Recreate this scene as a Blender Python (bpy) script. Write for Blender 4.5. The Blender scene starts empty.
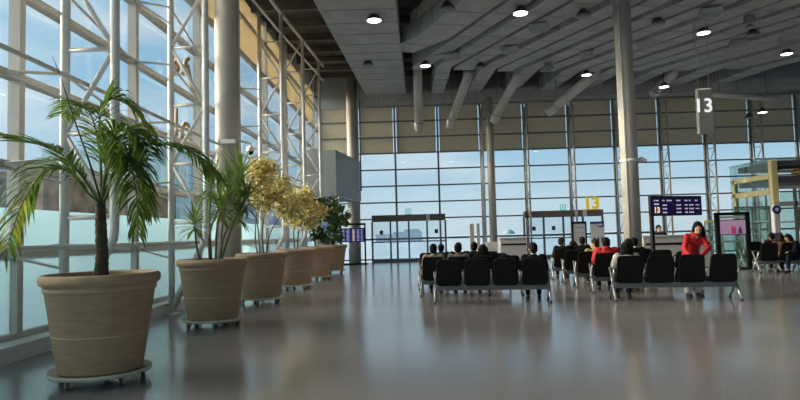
import bpy, bmesh, math, random
from mathutils import Vector, Matrix
R_ = math.radians
SC = bpy.context.scene
COL = SC.collection
V = Vector

# ------------------------------------------------------------------ camera, sky, sun, exposure
cd = bpy.data.cameras.new('camera'); cam = bpy.data.objects.new('camera', cd); COL.objects.link(cam)
cd.sensor_width = 36; cd.lens = 27; cd.clip_end = 5000; cd.clip_start = .05
# rows: image right, image down, view direction written in world axes
_R = [(.99920608, -.02797777, -.0283628), (.02993682, .05754522, .99789395), (-.0262867, -.9979508, .0583371)]
rt = V((_R[0][0], _R[1][0], _R[2][0])); dn = V((_R[0][1], _R[1][1], _R[2][1])); fw = V((_R[0][2], _R[1][2], _R[2][2]))
up = -dn; bk = -fw
cam.matrix_world = Matrix(((rt.x, up.x, bk.x, 0), (rt.y, up.y, bk.y, 0), (rt.z, up.z, bk.z, 1.4), (0, 0, 0, 1)))
SC.camera = cam

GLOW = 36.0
W = bpy.data.worlds.new('sky'); SC.world = W; W.use_nodes = True
nt = W.node_tree; nt.nodes.clear()
def N(t, typ, **k):
    n = t.nodes.new(typ)
    for a, b in k.items(): setattr(n, a, b)
    return n
tc = N(nt, 'ShaderNodeTexCoord'); sp = N(nt, 'ShaderNodeSeparateXYZ'); nt.links.new(tc.outputs['Generated'], sp.inputs[0])
rp = N(nt, 'ShaderNodeValToRGB'); nt.links.new(sp.outputs['Z'], rp.inputs[0])
els = rp.color_ramp.elements
els[0].position = 0.0; els[0].color = (.64, .73, .79, 1)
els[1].position = .75; els[1].color = (.30, .52, .78, 1)
for p, c in ((.05, (.60, .74, .83, 1)), (.12, (.44, .66, .83, 1)), (.22, (.36, .62, .84, 1)), (.42, (.36, .60, .82, 1))):
    e = els.new(p); e.color = c
mp = N(nt, 'ShaderNodeMapping'); mp.inputs['Scale'].default_value = (1.2, 1.2, 4.5)
nt.links.new(tc.outputs['Generated'], mp.inputs[0])
nz = N(nt, 'ShaderNodeTexNoise'); nz.inputs['Scale'].default_value = 2.6; nz.inputs['Detail'].default_value = 7; nz.inputs['Roughness'].default_value = .55
nt.links.new(mp.outputs[0], nz.inputs[0])
cr = N(nt, 'ShaderNodeValToRGB'); cr.color_ramp.elements[0].position = .48; cr.color_ramp.elements[1].position = .72
cr.color_ramp.elements[0].color = (0, 0, 0, 1); cr.color_ramp.elements[1].color = (.75, .75, .75, 1)
cb = N(nt, 'ShaderNodeMath', operation='MULTIPLY_ADD'); cb.inputs[1].default_value = -.20; nt.links.new(sp.outputs['X'], cb.inputs[0]); nt.links.new(nz.outputs[0], cb.inputs[2])
nt.links.new(cb.outputs[0], cr.inputs[0])
mx = N(nt, 'ShaderNodeMix', data_type='RGBA'); nt.links.new(cr.outputs[0], mx.inputs[0])
nt.links.new(rp.outputs[0], mx.inputs[6]); mx.inputs[7].default_value = (.86, .90, .93, 1)
bg = N(nt, 'ShaderNodeBackground'); bg.inputs['Strength'].default_value = 1.0
# hazy glow of the sky round the low sun, added out of view to brighten the hall
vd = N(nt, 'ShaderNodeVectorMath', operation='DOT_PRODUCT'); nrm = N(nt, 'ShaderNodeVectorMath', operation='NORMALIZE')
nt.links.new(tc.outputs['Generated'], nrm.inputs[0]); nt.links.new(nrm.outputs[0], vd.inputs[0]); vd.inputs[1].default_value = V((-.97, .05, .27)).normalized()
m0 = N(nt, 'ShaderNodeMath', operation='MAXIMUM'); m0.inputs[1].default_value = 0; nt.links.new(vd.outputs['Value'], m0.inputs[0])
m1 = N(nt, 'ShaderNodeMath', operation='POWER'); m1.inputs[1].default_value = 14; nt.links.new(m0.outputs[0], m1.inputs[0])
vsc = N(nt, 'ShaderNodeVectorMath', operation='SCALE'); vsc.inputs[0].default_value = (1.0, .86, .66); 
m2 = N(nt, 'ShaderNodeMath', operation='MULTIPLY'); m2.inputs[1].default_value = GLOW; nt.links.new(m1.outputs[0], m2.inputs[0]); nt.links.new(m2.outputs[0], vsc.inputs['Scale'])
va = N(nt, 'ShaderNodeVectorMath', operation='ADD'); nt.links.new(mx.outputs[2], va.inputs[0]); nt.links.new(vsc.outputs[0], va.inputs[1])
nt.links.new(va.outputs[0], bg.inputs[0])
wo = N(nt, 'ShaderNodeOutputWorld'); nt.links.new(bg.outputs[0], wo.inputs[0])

sd = bpy.data.lights.new('sun', 'SUN'); sun = bpy.data.objects.new('sun', sd); COL.objects.link(sun)
sd.energy = 2.2; sd.angle = R_(.6); sd.color = (1, .80, .52)
sdir = V((1, -.05, -math.tan(R_(13)))).normalized()
sun.rotation_euler = sdir.to_track_quat('-Z', 'Y').to_euler(); sun.location = (-60, 10, 20)

def portal(name, loc, rot, sx, sy):
    l = bpy.data.lights.new(name, 'AREA'); l.shape = 'RECTANGLE'; l.size = sx; l.size_y = sy
    l.cycles.is_portal = True
    o = bpy.data.objects.new(name, l); COL.objects.link(o); o.location = loc; o.rotation_euler = rot
portal('portal_back', (10, 31.7, 3.0), (R_(-90), 0, 0), 30, 6)
portal('portal_side', (-5.12, 13.2, 4.5), (0, R_(-90), 0), 9, 38)

vs = SC.view_settings
SC.display_settings.display_device = 'sRGB'
vs.view_transform = 'Standard'; vs.look = 'None'; vs.gamma = 1; vs.use_curve_mapping = False
vs.exposure = 0.0
SC.cycles.use_denoising = True
SC.cycles.max_bounces = 10; SC.cycles.transparent_max_bounces = 24; SC.cycles.diffuse_bounces = 5
SC.cycles.sample_clamp_indirect = 4; SC.cycles.caustics_reflective = False; SC.cycles.caustics_refractive = False

# ------------------------------------------------------------------ materials
MATS = {}
def mat(name, c, rough=.5, metal=0, var=.08, scale=6, bump=0, bscale=40, spec=.5, emit=None, es=0, trans=0, coat=0, stretch=None):
    m = bpy.data.materials.new(name); m.use_nodes = True; t = m.node_tree; p = t.nodes['Principled BSDF']
    co = N(t, 'ShaderNodeTexCoord'); nz = N(t, 'ShaderNodeTexNoise'); nz.inputs['Scale'].default_value = scale; nz.inputs['Detail'].default_value = 5
    if stretch:
        mpn = N(t, 'ShaderNodeMapping'); mpn.inputs['Scale'].default_value = stretch
        t.links.new(co.outputs['Object'], mpn.inputs[0]); t.links.new(mpn.outputs[0], nz.inputs[0])
    else: t.links.new(co.outputs['Object'], nz.inputs[0])
    r = N(t, 'ShaderNodeValToRGB'); a, b = r.color_ramp.elements
    a.position = .3; b.position = .7
    a.color = tuple(max(0, x * (1 - var)) for x in c) + (1,); b.color = tuple(min(1, x * (1 + var)) for x in c) + (1,)
    t.links.new(nz.outputs[0], r.inputs[0]); t.links.new(r.outputs[0], p.inputs['Base Color'])
    p.inputs['Roughness'].default_value = rough; p.inputs['Metallic'].default_value = metal
    p.inputs['Specular IOR Level'].default_value = spec; p.inputs['Coat Weight'].default_value = coat
    if emit: p.inputs['Emission Color'].default_value = (*emit, 1); p.inputs['Emission Strength'].default_value = es
    if bump:
        n2 = N(t, 'ShaderNodeTexNoise'); n2.inputs['Scale'].default_value = bscale; n2.inputs['Detail'].default_value = 4
        bp = N(t, 'ShaderNodeBump'); bp.inputs['Strength'].default_value = bump; bp.inputs['Distance'].default_value = .02
        t.links.new(co.outputs['Object'], n2.inputs[0]); t.links.new(n2.outputs[0], bp.inputs['Height']); t.links.new(bp.outputs[0], p.inputs['Normal'])
    if trans:      # a share of light passes through the leaf or cloth
        tr = N(t, 'ShaderNodeBsdfTranslucent'); t.links.new(r.outputs[0], tr.inputs[0])
        ms = N(t, 'ShaderNodeMixShader'); ms.inputs[0].default_value = trans
        t.links.new(p.outputs[0], ms.inputs[1]); t.links.new(tr.outputs[0], ms.inputs[2])
        t.links.new(ms.outputs[0], t.nodes['Material Output'].inputs[0])
    MATS[name] = m; return m

def glassmat(name, tint, gloss=.06, diff=None, damt=0, rough=.02):
    m = bpy.data.materials.new(name); m.use_nodes = True; t = m.node_tree; t.nodes.clear()
    o = N(t, 'ShaderNodeOutputMaterial'); tr = N(t, 'ShaderNodeBsdfTransparent'); tr.inputs[0].default_value = (*tint, 1)
    gl = N(t, 'ShaderNodeBsdfGlossy'); gl.inputs['Roughness'].default_value = rough
    lw = N(t, 'ShaderNodeLayerWeight'); lw.inputs[0].default_value = .5
    pw = N(t, 'ShaderNodeMath', operation='POWER'); pw.inputs[1].default_value = 5; t.links.new(lw.outputs['Facing'], pw.inputs[0])
    mm = N(t, 'ShaderNodeMath', operation='MULTIPLY_ADD'); mm.inputs[1].default_value = .6; mm.inputs[2].default_value = gloss * .5
    t.links.new(pw.outputs[0], mm.inputs[0])
    ms = N(t, 'ShaderNodeMixShader'); t.links.new(mm.outputs[0], ms.inputs[0]); 
    base = tr
    if diff:
        td = N(t, 'ShaderNodeBsdfTranslucent'); td.inputs[0].default_value = (*diff, 1)
        df = N(t, 'ShaderNodeBsdfDiffuse'); df.inputs[0].default_value = (*diff, 1)
        m1 = N(t, 'ShaderNodeMixShader'); m1.inputs[0].default_value = .3
        t.links.new(td.outputs[0], m1.inputs[1]); t.links.new(df.outputs[0], m1.inputs[2])
        m2 = N(t, 'ShaderNodeMixShader'); m2.inputs[0].default_value = damt
        t.links.new(tr.outputs[0], m2.inputs[1]); t.links.new(m1.outputs[0], m2.inputs[2]); base = m2
    t.links.new(base.outputs[0], ms.inputs[1]); t.links.new(gl.outputs[0], ms.inputs[2]); t.links.new(ms.outputs[0], o.inputs[0])
    MATS[name] = m; return m

M = MATS
mat('steel', (.78, .76, .72), .35, 0, .05)
mat('alu', (.50, .49, .47), .4, .2, .05)
mat('mullion', (.55, .52, .47), .45, 0, .06)
mat('mullion_dark', (.16, .17, .18), .45, 0, .06)
mat('column', (.46, .43, .39), .55, 0, .05)
mat('kerb', (.80, .80, .80), .45, 0, .05)
mat('duct', (.37, .375, .375), .65, 0, .14, 2.2, .25, 5)
mat('nozzle', (.52, .51, .49), .45, .2, .12, 4)
mat('duct_dark', (.26, .265, .265), .6, 0, .12, 3)
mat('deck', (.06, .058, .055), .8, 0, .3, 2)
mat('timber', (.12, .10, .08), .7, 0, .3, 3)
mat('purlin', (.13, .12, .11), .6, 0, .15)
mat('wall', (.42, .43, .44), .7, 0, .05)
mat('panel', (.36, .375, .385), .6, 0, .04)
mat('blind', (.62, .54, .40), .8, 0, .05, 3, trans=.55)
mat('blind_back', (.70, .64, .52), .8, 0, .05, 3, trans=.20)
mat('pot', (.40, .272, .170), .75, 0, .12, 5, .35, 60, stretch=(1, 1, 6))
mat('potband', (.50, .36, .24), .7, 0, .08)
mat('soil', (.035, .025, .018), .95, 0, .4, 20, .8, 30)
mat('dolly', (.56, .52, .40), .5, 0, .06)
mat('caster', (.10, .09, .08), .5, 0, .1)
mat('brass', (.42, .34, .20), .35, .7, .1)
mat('trunk', (.06, .045, .03), .85, 0, .35, 14, .8, 30)
mat('stem', (.16, .13, .09), .8, 0, .25, 12, .5, 30)
mat('rachis', (.10, .13, .03), .6, 0, .2)
mat('palm', (.115, .19, .03), .4, 0, .5, 7, trans=.5)
mat('palm_yellow', (.36, .33, .04), .45, 0, .4, 7, trans=.5)
mat('drac', (.15, .235, .06), .4, 0, .4, 8, trans=.4)
mat('gold', (.64, .49, .13), .5, 0, .3, 9, trans=.5)
mat('gold_pale', (.82, .72, .42), .5, 0, .2, 9, trans=.5)
mat('gold_green', (.42, .42, .12), .5, 0, .35, 9, trans=.5)
mat('darkleaf', (.04, .075, .025), .35, 0, .4, 9, trans=.2)
mat('greenleaf', (.11, .20, .045), .35, 0, .4, 9, trans=.25)
mat('seatblack', (.006, .006, .007), .75, 0, .2, 30, .2, 200, spec=.15)
mat('chrome', (.42, .43, .44), .35, .7, .05)
mat('beam', (.20, .205, .21), .5, .3, .06)
mat('rubber', (.02, .02, .02), .7)
mat('black', (.008, .008, .009), .55, 0, .1, spec=.25)
mat('frameblack', (.008, .008, .009), .6, spec=.2)
mat('header', (.17, .135, .12), .5, 0, .08)
mat('counter', (.56, .54, .53), .5, 0, .05)
mat('white', (.75, .75, .74), .5, 0, .03)
mat('paper', (.66, .67, .68), .6, 0, .03)
mat('posterblue', (.02, .06, .28), .5)
mat('yellow', (.80, .55, .02), .5, 0, .04, emit=(1, .68, .03), es=.35)
mat('exitgreen', (.02, .55, .36), .5, 0, .04, emit=(.05, .8, .5), es=.35)
mat('cream', (.74, .62, .30), .5, 0, .06)
mat('pictogram', (.02, .025, .05), .5)
mat('pictored', (.12, .02, .05), .5)
mat('emblem', (.02, .03, .20), .4)
mat('digit', (.9, .9, .9), .5, 0, .01, emit=(1, 1, 1), es=.75)
mat('banner', (.36, .36, .33), .55, 0, .05)
mat('lampbody', (.09, .09, .09), .4, .3, .1)
mat('lampwhite', (.9, .9, .88), .5, 0, .01, emit=(1, .95, .86), es=9)
mat('lampoff', (.16, .16, .16), .4)
mat('screenblue', (.008, .008, .03), .7, 0, .05, spec=.1, emit=(.035, .04, .20), es=.6)
mat('screenpurple', (.006, .004, .014), .7, 0, .05, spec=.1, emit=(.012, .007, .055), es=.6)
mat('textwhite', (.8, .8, .8), .5, 0, .01, emit=(.62, .60, .78), es=.6)
mat('textorange', (.8, .6, .3), .5, 0, .01, emit=(.95, .75, .45), es=.7)
mat('screenpink', (.3, .15, .25), .3, 0, .05, emit=(.30, .19, .29), es=.7)
mat('figured', (.3, .02, .06), .5, 0, .05, emit=(.45, .03, .12), es=.5)
mat('figdark', (.03, .02, .06), .5, 0, .05, emit=(.06, .03, .12), es=.5)
mat('skin', (.52, .32, .22), .55, 0, .06)
mat('hair', (.006, .005, .005), .7, 0, .3, 30, spec=.15)
mat('hairbrown', (.022, .013, .008), .7, 0, .3, 30, spec=.2)
mat('eye', (.01, .008, .006), .2)
mat('red', (.50, .010, .02), .7, 0, .12, 10)
mat('beigecloth', (.27, .21, .14), .8, 0, .15, 10)
mat('greycloth', (.17, .155, .13), .8, 0, .15, 10)
mat('blackcloth', (.007, .007, .008), .9, 0, .2, 10, spec=.1)
mat('navycloth', (.012, .014, .026), .9, 0, .2, 10, spec=.1)
mat('maroon', (.075, .012, .016), .8, 0, .2, 10)
mat('browncloth', (.12, .055, .03), .8, 0, .2, 10)
mat('olive', (.22, .20, .06), .8, 0, .15, 10)
mat('whitecloth', (.66, .64, .61), .8, 0, .06, 10)
mat('palecloth', (.42, .40, .38), .8, 0, .06, 10)
mat('shoe', (.012, .012, .012), .4)
mat('stone', (.23, .17, .12), .9, 0, .55, 1.6, .5, 4)
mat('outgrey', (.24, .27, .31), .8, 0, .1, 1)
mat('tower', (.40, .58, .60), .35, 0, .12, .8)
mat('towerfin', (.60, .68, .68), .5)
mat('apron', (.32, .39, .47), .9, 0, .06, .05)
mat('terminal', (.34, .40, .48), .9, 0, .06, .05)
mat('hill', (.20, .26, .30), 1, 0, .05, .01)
mat('balcony', (.085, .08, .07), .7, 0, .2)
glassmat('glass', (.93, .97, .98))
glassmat('frost', (.72, .90, .93), .05, (.62, .80, .87), .86, .3)
glassmat('vestglass', (.76, .87, .83), .10, (.45, .55, .50), .06)
glassmat('doorglass', (.90, .95, .97))

# polished speckled floor
def floor_mat():
    m = bpy.data.materials.new('terrazzo'); m.use_nodes = True; t = m.node_tree; p = t.nodes['Principled BSDF']
    co = N(t, 'ShaderNodeTexCoord')
    n1 = N(t, 'ShaderNodeTexNoise'); n1.inputs['Scale'].default_value = 90; n1.inputs['Detail'].default_value = 3; n1.inputs['Roughness'].default_value = .7
    n2 = N(t, 'ShaderNodeTexNoise'); n2.inputs['Scale'].default_value = .35; n2.inputs['Detail'].default_value = 3
    for n in (n1, n2): t.links.new(co.outputs['Object'], n.inputs[0])
    r = N(t, 'ShaderNodeValToRGB'); a, b = r.color_ramp.elements; a.position = .38; b.position = .64
    a.color = (.12, .113, .118, 1); b.color = (.45, .415, .43, 1); t.links.new(n1.outputs[0], r.inputs[0])
    r2 = N(t, 'ShaderNodeMapRange'); r2.inputs[1].default_value = .3; r2.inputs[2].default_value = .7; r2.inputs[3].default_value = .9; r2.inputs[4].default_value = 1.1
    t.links.new(n2.outputs[0], r2.inputs[0])
    mu = N(t, 'ShaderNodeMix', data_type='RGBA', blend_type='MULTIPLY'); mu.inputs[0].default_value = 1
    t.links.new(r.outputs[0], mu.inputs[6]); t.links.new(r2.outputs[0], mu.inputs[7]); t.links.new(mu.outputs[2], p.inputs['Base Color'])
    rr = N(t, 'ShaderNodeMapRange'); rr.inputs[3].default_value = .10; rr.inputs[4].default_value = .19
    t.links.new(n1.outputs[0], rr.inputs[0]); t.links.new(rr.outputs[0], p.inputs['Roughness'])
    p.inputs['Specular IOR Level'].default_value = .9
    bp = N(t, 'ShaderNodeBump'); bp.inputs['Strength'].default_value = .10; bp.inputs['Distance'].default_value = .004
    t.links.new(n1.outputs[0], bp.inputs['Height']); t.links.new(bp.outputs[0], p.inputs['Normal'])
    MATS['floor'] = m
floor_mat()

# ------------------------------------------------------------------ mesh builder
class MB:
    def __init__(s): s.v = []; s.f = []; s.sm = []; s.mi = []; s.cur = 0
    def add(s, vs, fs, smooth=False, M4=None):
        b = len(s.v)
        for p in vs: s.v.append(tuple(M4 @ V(p)) if M4 else tuple(p))
        for f in fs: s.f.append(tuple(i + b for i in f)); s.sm.append(smooth); s.mi.append(s.cur)
        return s
    def box(s, x0, x1, y0, y1, z0, z1, M4=None, b=0):
        if b:
            b = min(b, abs(x1 - x0) / 2.01, abs(y1 - y0) / 2.01, abs(z1 - z0) / 2.01)
            vs = []
            for z, i in ((z0, b), (z0 + b, 0), (z1 - b, 0), (z1, b)):
                a0, a1, c0, c1 = x0 + i, x1 - i, y0 + i, y1 - i
                vs += [(a0 + b, c0, z), (a1 - b, c0, z), (a1, c0 + b, z), (a1, c1 - b, z), (a1 - b, c1, z), (a0 + b, c1, z), (a0, c1 - b, z), (a0, c0 + b, z)]
            fs = [tuple(range(7, -1, -1)), tuple(range(24, 32))]
            for k in range(3):
                for j in range(8): fs.append((k * 8 + j, k * 8 + (j + 1) % 8, k * 8 + 8 + (j + 1) % 8, k * 8 + 8 + j))
            return s.add(vs, fs, False, M4)
        vs = [(x0, y0, z0), (x1, y0, z0), (x1, y1, z0), (x0, y1, z0), (x0, y0, z1), (x1, y0, z1), (x1, y1, z1), (x0, y1, z1)]
        return s.add(vs, [(3, 2, 1, 0), (4, 5, 6, 7), (0, 1, 5, 4), (1, 2, 6, 5), (2, 3, 7, 6), (3, 0, 4, 7)], False, M4)
    def tube(s, pts, r, n=8, caps=True):
        pts = [V(p) for p in pts]; rs = r if isinstance(r, (list, tuple)) else [r] * len(pts)
        vs = []; prev = None
        for i, p in enumerate(pts):
            d = (pts[min(i + 1, len(pts) - 1)] - pts[max(i - 1, 0)]).normalized()
            if prev is None:
                a = V((0, 0, 1)) if abs(d.z) < .9 else V((1, 0, 0))
                u = d.cross(a).normalized()
            else:
                u = (prev - d * prev.dot(d)).normalized()
            prev = u; w = d.cross(u)
            for k in range(n):
                t = 2 * math.pi * k / n; vs.append(p + (u * math.cos(t) + w * math.sin(t)) * rs[i])
        fs = []
        for i in range(len(pts) - 1):
            for k in range(n): fs.append((i * n + k, i * n + (k + 1) % n, (i + 1) * n + (k + 1) % n, (i + 1) * n + k))
        s.add(vs, fs, True)
        if caps:
            b = len(s.v) - len(vs); s.f += [tuple(b + k for k in range(n - 1, -1, -1)), tuple(b + (len(pts) - 1) * n + k for k in range(n))]
            s.sm += [False, False]; s.mi += [s.cur] * 2
        return s
    def lathe(s, prof, n=32, M4=None, smooth=True):
        vs = []
        for r, z in prof:
            for k in range(n): t = 2 * math.pi * k / n; vs.append((r * math.cos(t), r * math.sin(t), z))
        fs = []
        for i in range(len(prof) - 1):
            for k in range(n): fs.append((i * n + k, i * n + (k + 1) % n, (i + 1) * n + (k + 1) % n, (i + 1) * n + k))
        fs += [tuple(range(n - 1, -1, -1)), tuple((len(prof) - 1) * n + k for k in range(n))]
        return s.add(vs, fs, smooth, M4)
    def prism(s, poly, z0, z1, M4=None):
        n = len(poly); vs = [(x, y, z0) for x, y in poly] + [(x, y, z1) for x, y in poly]
        fs = [tuple(range(n - 1, -1, -1)), tuple(range(n, 2 * n))] + [(i, (i + 1) % n, n + (i + 1) % n, n + i) for i in range(n)]
        return s.add(vs, fs, False, M4)
    def loft(s, secs, n=12, side=V((1, 0, 0))):
        """closed body through (centre, half width, half depth) sections"""
        vs = []; cs = [V(c) for c, _, _ in secs]
        for i, (c, rx, ry) in enumerate(secs):
            d = (cs[min(i + 1, len(cs) - 1)] - cs[max(i - 1, 0)]).normalized()
            u = (side - d * side.dot(d)).normalized(); w = d.cross(u)
            for k in range(n): t = 2 * math.pi * k / n; vs.append(cs[i] + u * math.cos(t) * rx + w * math.sin(t) * ry)
        fs = []
        for i in range(len(secs) - 1):
            for k in range(n): fs.append((i * n + k, i * n + (k + 1) % n, (i + 1) * n + (k + 1) % n, (i + 1) * n + k))
        fs += [tuple(range(n - 1, -1, -1)), tuple((len(secs) - 1) * n + k for k in range(n))]
        return s.add(vs, fs, True)
    def ball(s, c, rx, ry=None, rz=None, n=12, m=8, M4=None):
        ry = ry or rx; rz = rz or rx; c = V(c); vs = [(0, 0, -rz)]
        for i in range(1, m):
            t = math.pi * i / m
            for k in range(n): q = 2 * math.pi * k / n; vs.append((rx * math.sin(t) * math.cos(q), ry * math.sin(t) * math.sin(q), -rz * math.cos(t)))
        vs.append((0, 0, rz)); top = len(vs) - 1
        fs = [(0, 1 + (k + 1) % n, 1 + k) for k in range(n)]
        for i in range(m - 2):
            for k in range(n): a = 1 + i * n; fs.append((a + k, a + (k + 1) % n, a + n + (k + 1) % n, a + n + k))
        a = 1 + (m - 2) * n; fs += [(a + k, a + (k + 1) % n, top) for k in range(n)]
        vs = [(M4 @ V(p) if M4 else V(p)) + c for p in vs]
        return s.add(vs, fs, True)
    def limb(s, p0, p1, r0, r1, n=10):
        p0 = V(p0); p1 = V(p1); d = (p1 - p0); L = d.length or 1e-6; d /= L
        pts = [p0 - d * r0 * .95, p0 - d * r0 * .6, p0]; rs = [r0 * .2, r0 * .8, r0]
        pts += [p0.lerp(p1, .5), p1, p1 + d * r1 * .6, p1 + d * r1 * .95]; rs += [(r0 + r1) / 2, r1, r1 * .8, r1 * .2]
        return s.tube(pts, rs, n)
    def mesh(s, name):
        me = bpy.data.meshes.new(name); me.from_pydata(s.v, [], s.f)
        me.polygons.foreach_set('use_smooth', s.sm); me.polygons.foreach_set('material_index', s.mi); me.update(); return me

def obj(name, mb, m, parent=None, loc=None, rotz=0):
    me = mb.mesh(name) if isinstance(mb, MB) else mb
    o = bpy.data.objects.new(name, me); COL.objects.link(o)
    if len(me.materials) == 0:
        for k in (m if isinstance(m, (list, tuple)) else [m]): me.materials.append(MATS[k])
    if parent is not None: o.parent = parent
    if loc: o.location = loc
    o.rotation_euler.z = rotz
    return o
def tag(o, label, cat, group=None, kind=None):
    o['label'] = label; o['category'] = cat
    if group: o['group'] = group
    if kind: o['kind'] = kind
    return o
def thing(name, label, cat, loc=(0, 0, 0), rotz=0, group=None, kind=None):
    o = bpy.data.objects.new(name, None); COL.objects.link(o); o.location = loc; o.rotation_euler.z = rotz; o.empty_display_size = .1
    return tag(o, label, cat, group, kind)
def dup(root, loc, rotz, label):
    r = root.copy(); COL.objects.link(r); r.location = loc; r.rotation_euler.z = rotz; r['label'] = label
    for ch in list(root.children):
        c = ch.copy(); COL.objects.link(c); c.parent = r
        for g in list(ch.children): d = g.copy(); COL.objects.link(d); d.parent = c
    return r
ORD = ['first', 'second', 'third', 'fourth', 'fifth', 'sixth', 'seventh', 'eighth', 'ninth', 'tenth', 'eleventh', 'twelfth', 'thirteenth', 'fourteenth']
def roofz(y): return 6.13 + .079 * y

# ------------------------------------------------------------------ setting: floor, walls, roof deck
GX = -5.25; GY = 32.1; RX = 25.0; BY = -7.0
o = obj('floor', MB().box(-5.0, RX, BY, GY, -.2, 0), 'floor'); tag(o, 'polished grey speckled terminal floor', 'floor', kind='structure')
o = obj('baseboard_west', MB().box(GX - .2, -4.89, BY, GY, -.2, .2, b=.01).box(-4.90, -4.87, BY, GY, .15, .2), 'kerb'); tag(o, 'pale kerb running along the foot of the long glass wall', 'kerb', kind='structure')
mb = MB()
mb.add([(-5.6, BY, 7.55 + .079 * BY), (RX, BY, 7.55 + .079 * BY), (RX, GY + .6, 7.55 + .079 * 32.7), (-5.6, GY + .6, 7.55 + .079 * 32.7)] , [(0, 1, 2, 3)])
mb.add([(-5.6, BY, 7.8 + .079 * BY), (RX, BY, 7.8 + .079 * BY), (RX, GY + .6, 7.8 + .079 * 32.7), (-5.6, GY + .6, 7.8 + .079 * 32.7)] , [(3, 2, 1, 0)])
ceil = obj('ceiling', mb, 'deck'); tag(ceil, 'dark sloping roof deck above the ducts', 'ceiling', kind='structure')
for k in range(19):
    y = -5 + k * 2.0; z = 7.55 + .079 * y
    obj('purlin', MB().box(-5.4, RX, y - .08, y + .08, z - .28, z - .003), 'timber' if k in (13, 14, 15, 16) else 'purlin', ceil)
for nm, n_, x0, x1, y0, y1, lb in (('rear_fill_window', 'south', GX, RX, BY - .012, BY, 'unseen glazed wall added behind the viewer to let in more light'),):  # rear wall out of view; its glazing is added to let extra sky light in
    w_ = thing(nm, lb, 'window', kind='structure')
    obj('glass', MB().box(x0, x1, y0, y1, .1, 8.2), 'glass', w_)
    for k in range(11):
        u = k / 10
        obj('mullion', MB().box(x0 + (x1 - x0) * u - .05, x0 + (x1 - x0) * u + .05, y0 - .05, y1 + .05, 0, 7.0), 'mullion', w_)
o = obj('wall_east', MB().box(RX, RX + .2, BY, GY, 0, 8.2), 'wall'); tag(o, 'unseen plain grey wall keeping the far side of the hall dim', 'wall', kind='structure')  # side wall out of view, made solid to darken the ceiling near it
# ---- long glass wall on the pot side
MY = [7.65 + 3.25 * k for k in range(-4, 8)]
wl = thing('window_1', 'long glazed curtain wall behind the row of potted plants', 'window', kind='structure')
obj('glass', MB().box(GX - .012, GX, BY, GY, 1.88, 8.9), 'glass', wl)
obj('frosted_film', MB().box(GX - .012, GX, BY, GY, .2, 1.88), 'frost', wl)
for y in MY: obj('mullion', MB().box(GX - .06, GX + .10, y - .055, y + .055, .2, 7.4 + .079 * y), 'mullion', wl)
for z in (.24, 1.28, 2.43, 3.60, 4.75, 5.9, 7.05, 8.2):
    h = .05 if z > 1 else .04
    ya = BY if z < 7 else (BY if z < 7.2 else 10)
    obj('transom', MB().box(GX - .05, GX + .09, ya, GY, z - h, z + h), 'mullion', wl)
o = obj('wall_west', MB().box(GX - .25, GX - .08, BY, GY + .3, 8.9, 10.3), 'wall'); tag(o, 'grey fascia above the long glass wall', 'wall', kind='structure')
for k in range(len(MY) - 1):
    y0, y1 = MY[k], MY[k + 1]
    if y0 < 14: continue
    b0 = 7.0
    r = thing('roller_blind', 'beige roller blind of the long glass wall, %s bay from the end wall' % ORD[len(MY) - 2 - k], 'blind', (GX + .03, (y0 + y1) / 2, 0), group='blinds on the long glass wall')
    h = (y1 - y0) / 2 - .12
    obj('fabric', MB().box(-.012, .0, -h, h, b0, 8.85), 'blind', r)
    obj('hem_bar', MB().box(-.03, .02, -h, h, b0 - .04, b0), 'mullion', r)

# ---- end glass wall
MX = [-5.2, -3.11, -1.1, 1.2, 3.48, 5.8, 8.15, 10.55, 12.95, 15.3, 17.7, 20.1, 22.5, 25.0]
wb = thing('window_2', 'glazed end wall overlooking the apron', 'window', kind='structure')
obj('glass', MB().box(-5.2, RX, GY, GY + .012, .1, 8.3), 'glass', wb)
for x in MX: obj('mullion', MB().box(x - .05, x + .05, GY - .14, GY + .02, 0, 8.3), 'mullion_dark', wb)
for z in (.12, 1.2, 2.27, 3.15, 4.03, 4.91, 5.80, 6.66, 7.52):
    h = .035 if z != 1.2 else .05
    obj('transom', MB().box(-5.2, RX, GY - .10, GY + .01, z - h, z + h), 'mullion_dark', wb)
o = obj('wall_north', MB().box(-5.6, RX, GY - .1, GY + .2, 8.3, 10.3), 'panel'); tag(o, 'grey fascia above the glazed end wall', 'wall', kind='structure')
for k in range(len(MX) - 1):
    x0, x1 = MX[k] + .10, MX[k + 1] - .10
    r = thing('roller_blind', 'greyish beige roller blind of the end wall, %s bay from the long glass wall' % ORD[k], 'blind', ((x0 + x1) / 2, GY - .03, 0), group='blinds on the end wall')
    h = (x1 - x0) / 2
    obj('fabric', MB().box(-h, h, -.006, .006, 5.80, 8.3), 'blind_back', r)
    obj('hem_bar', MB().box(-h, h, -.02, .02, 5.76, 5.80), 'mullion_dark', r)

# ---- columns
def column(loc, r, h, label):
    o = obj('pillar', MB().lathe([(r, 0), (r, h)], 32), 'column', loc=loc); tag(o, label, 'column', kind='structure'); return o
column((-4.61, 14.5, 0), .29, 8.7, 'round beige column standing among the lattice trusses behind the potted plants')
column((-3.29, 31.0, 0), .28, 9.6, 'round beige column rising behind the grey wall box')
column((5.55, 15.72, 0), .218, 7.38, 'thick round beige column with a camera bracket among the seats')
column((3.75, 30.0, 0), .185, 8.2, 'slim round grey column near the end wall')
column((-3.45, 31.4, 0), .19, 3.2, 'short grey column under the wall box')

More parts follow.
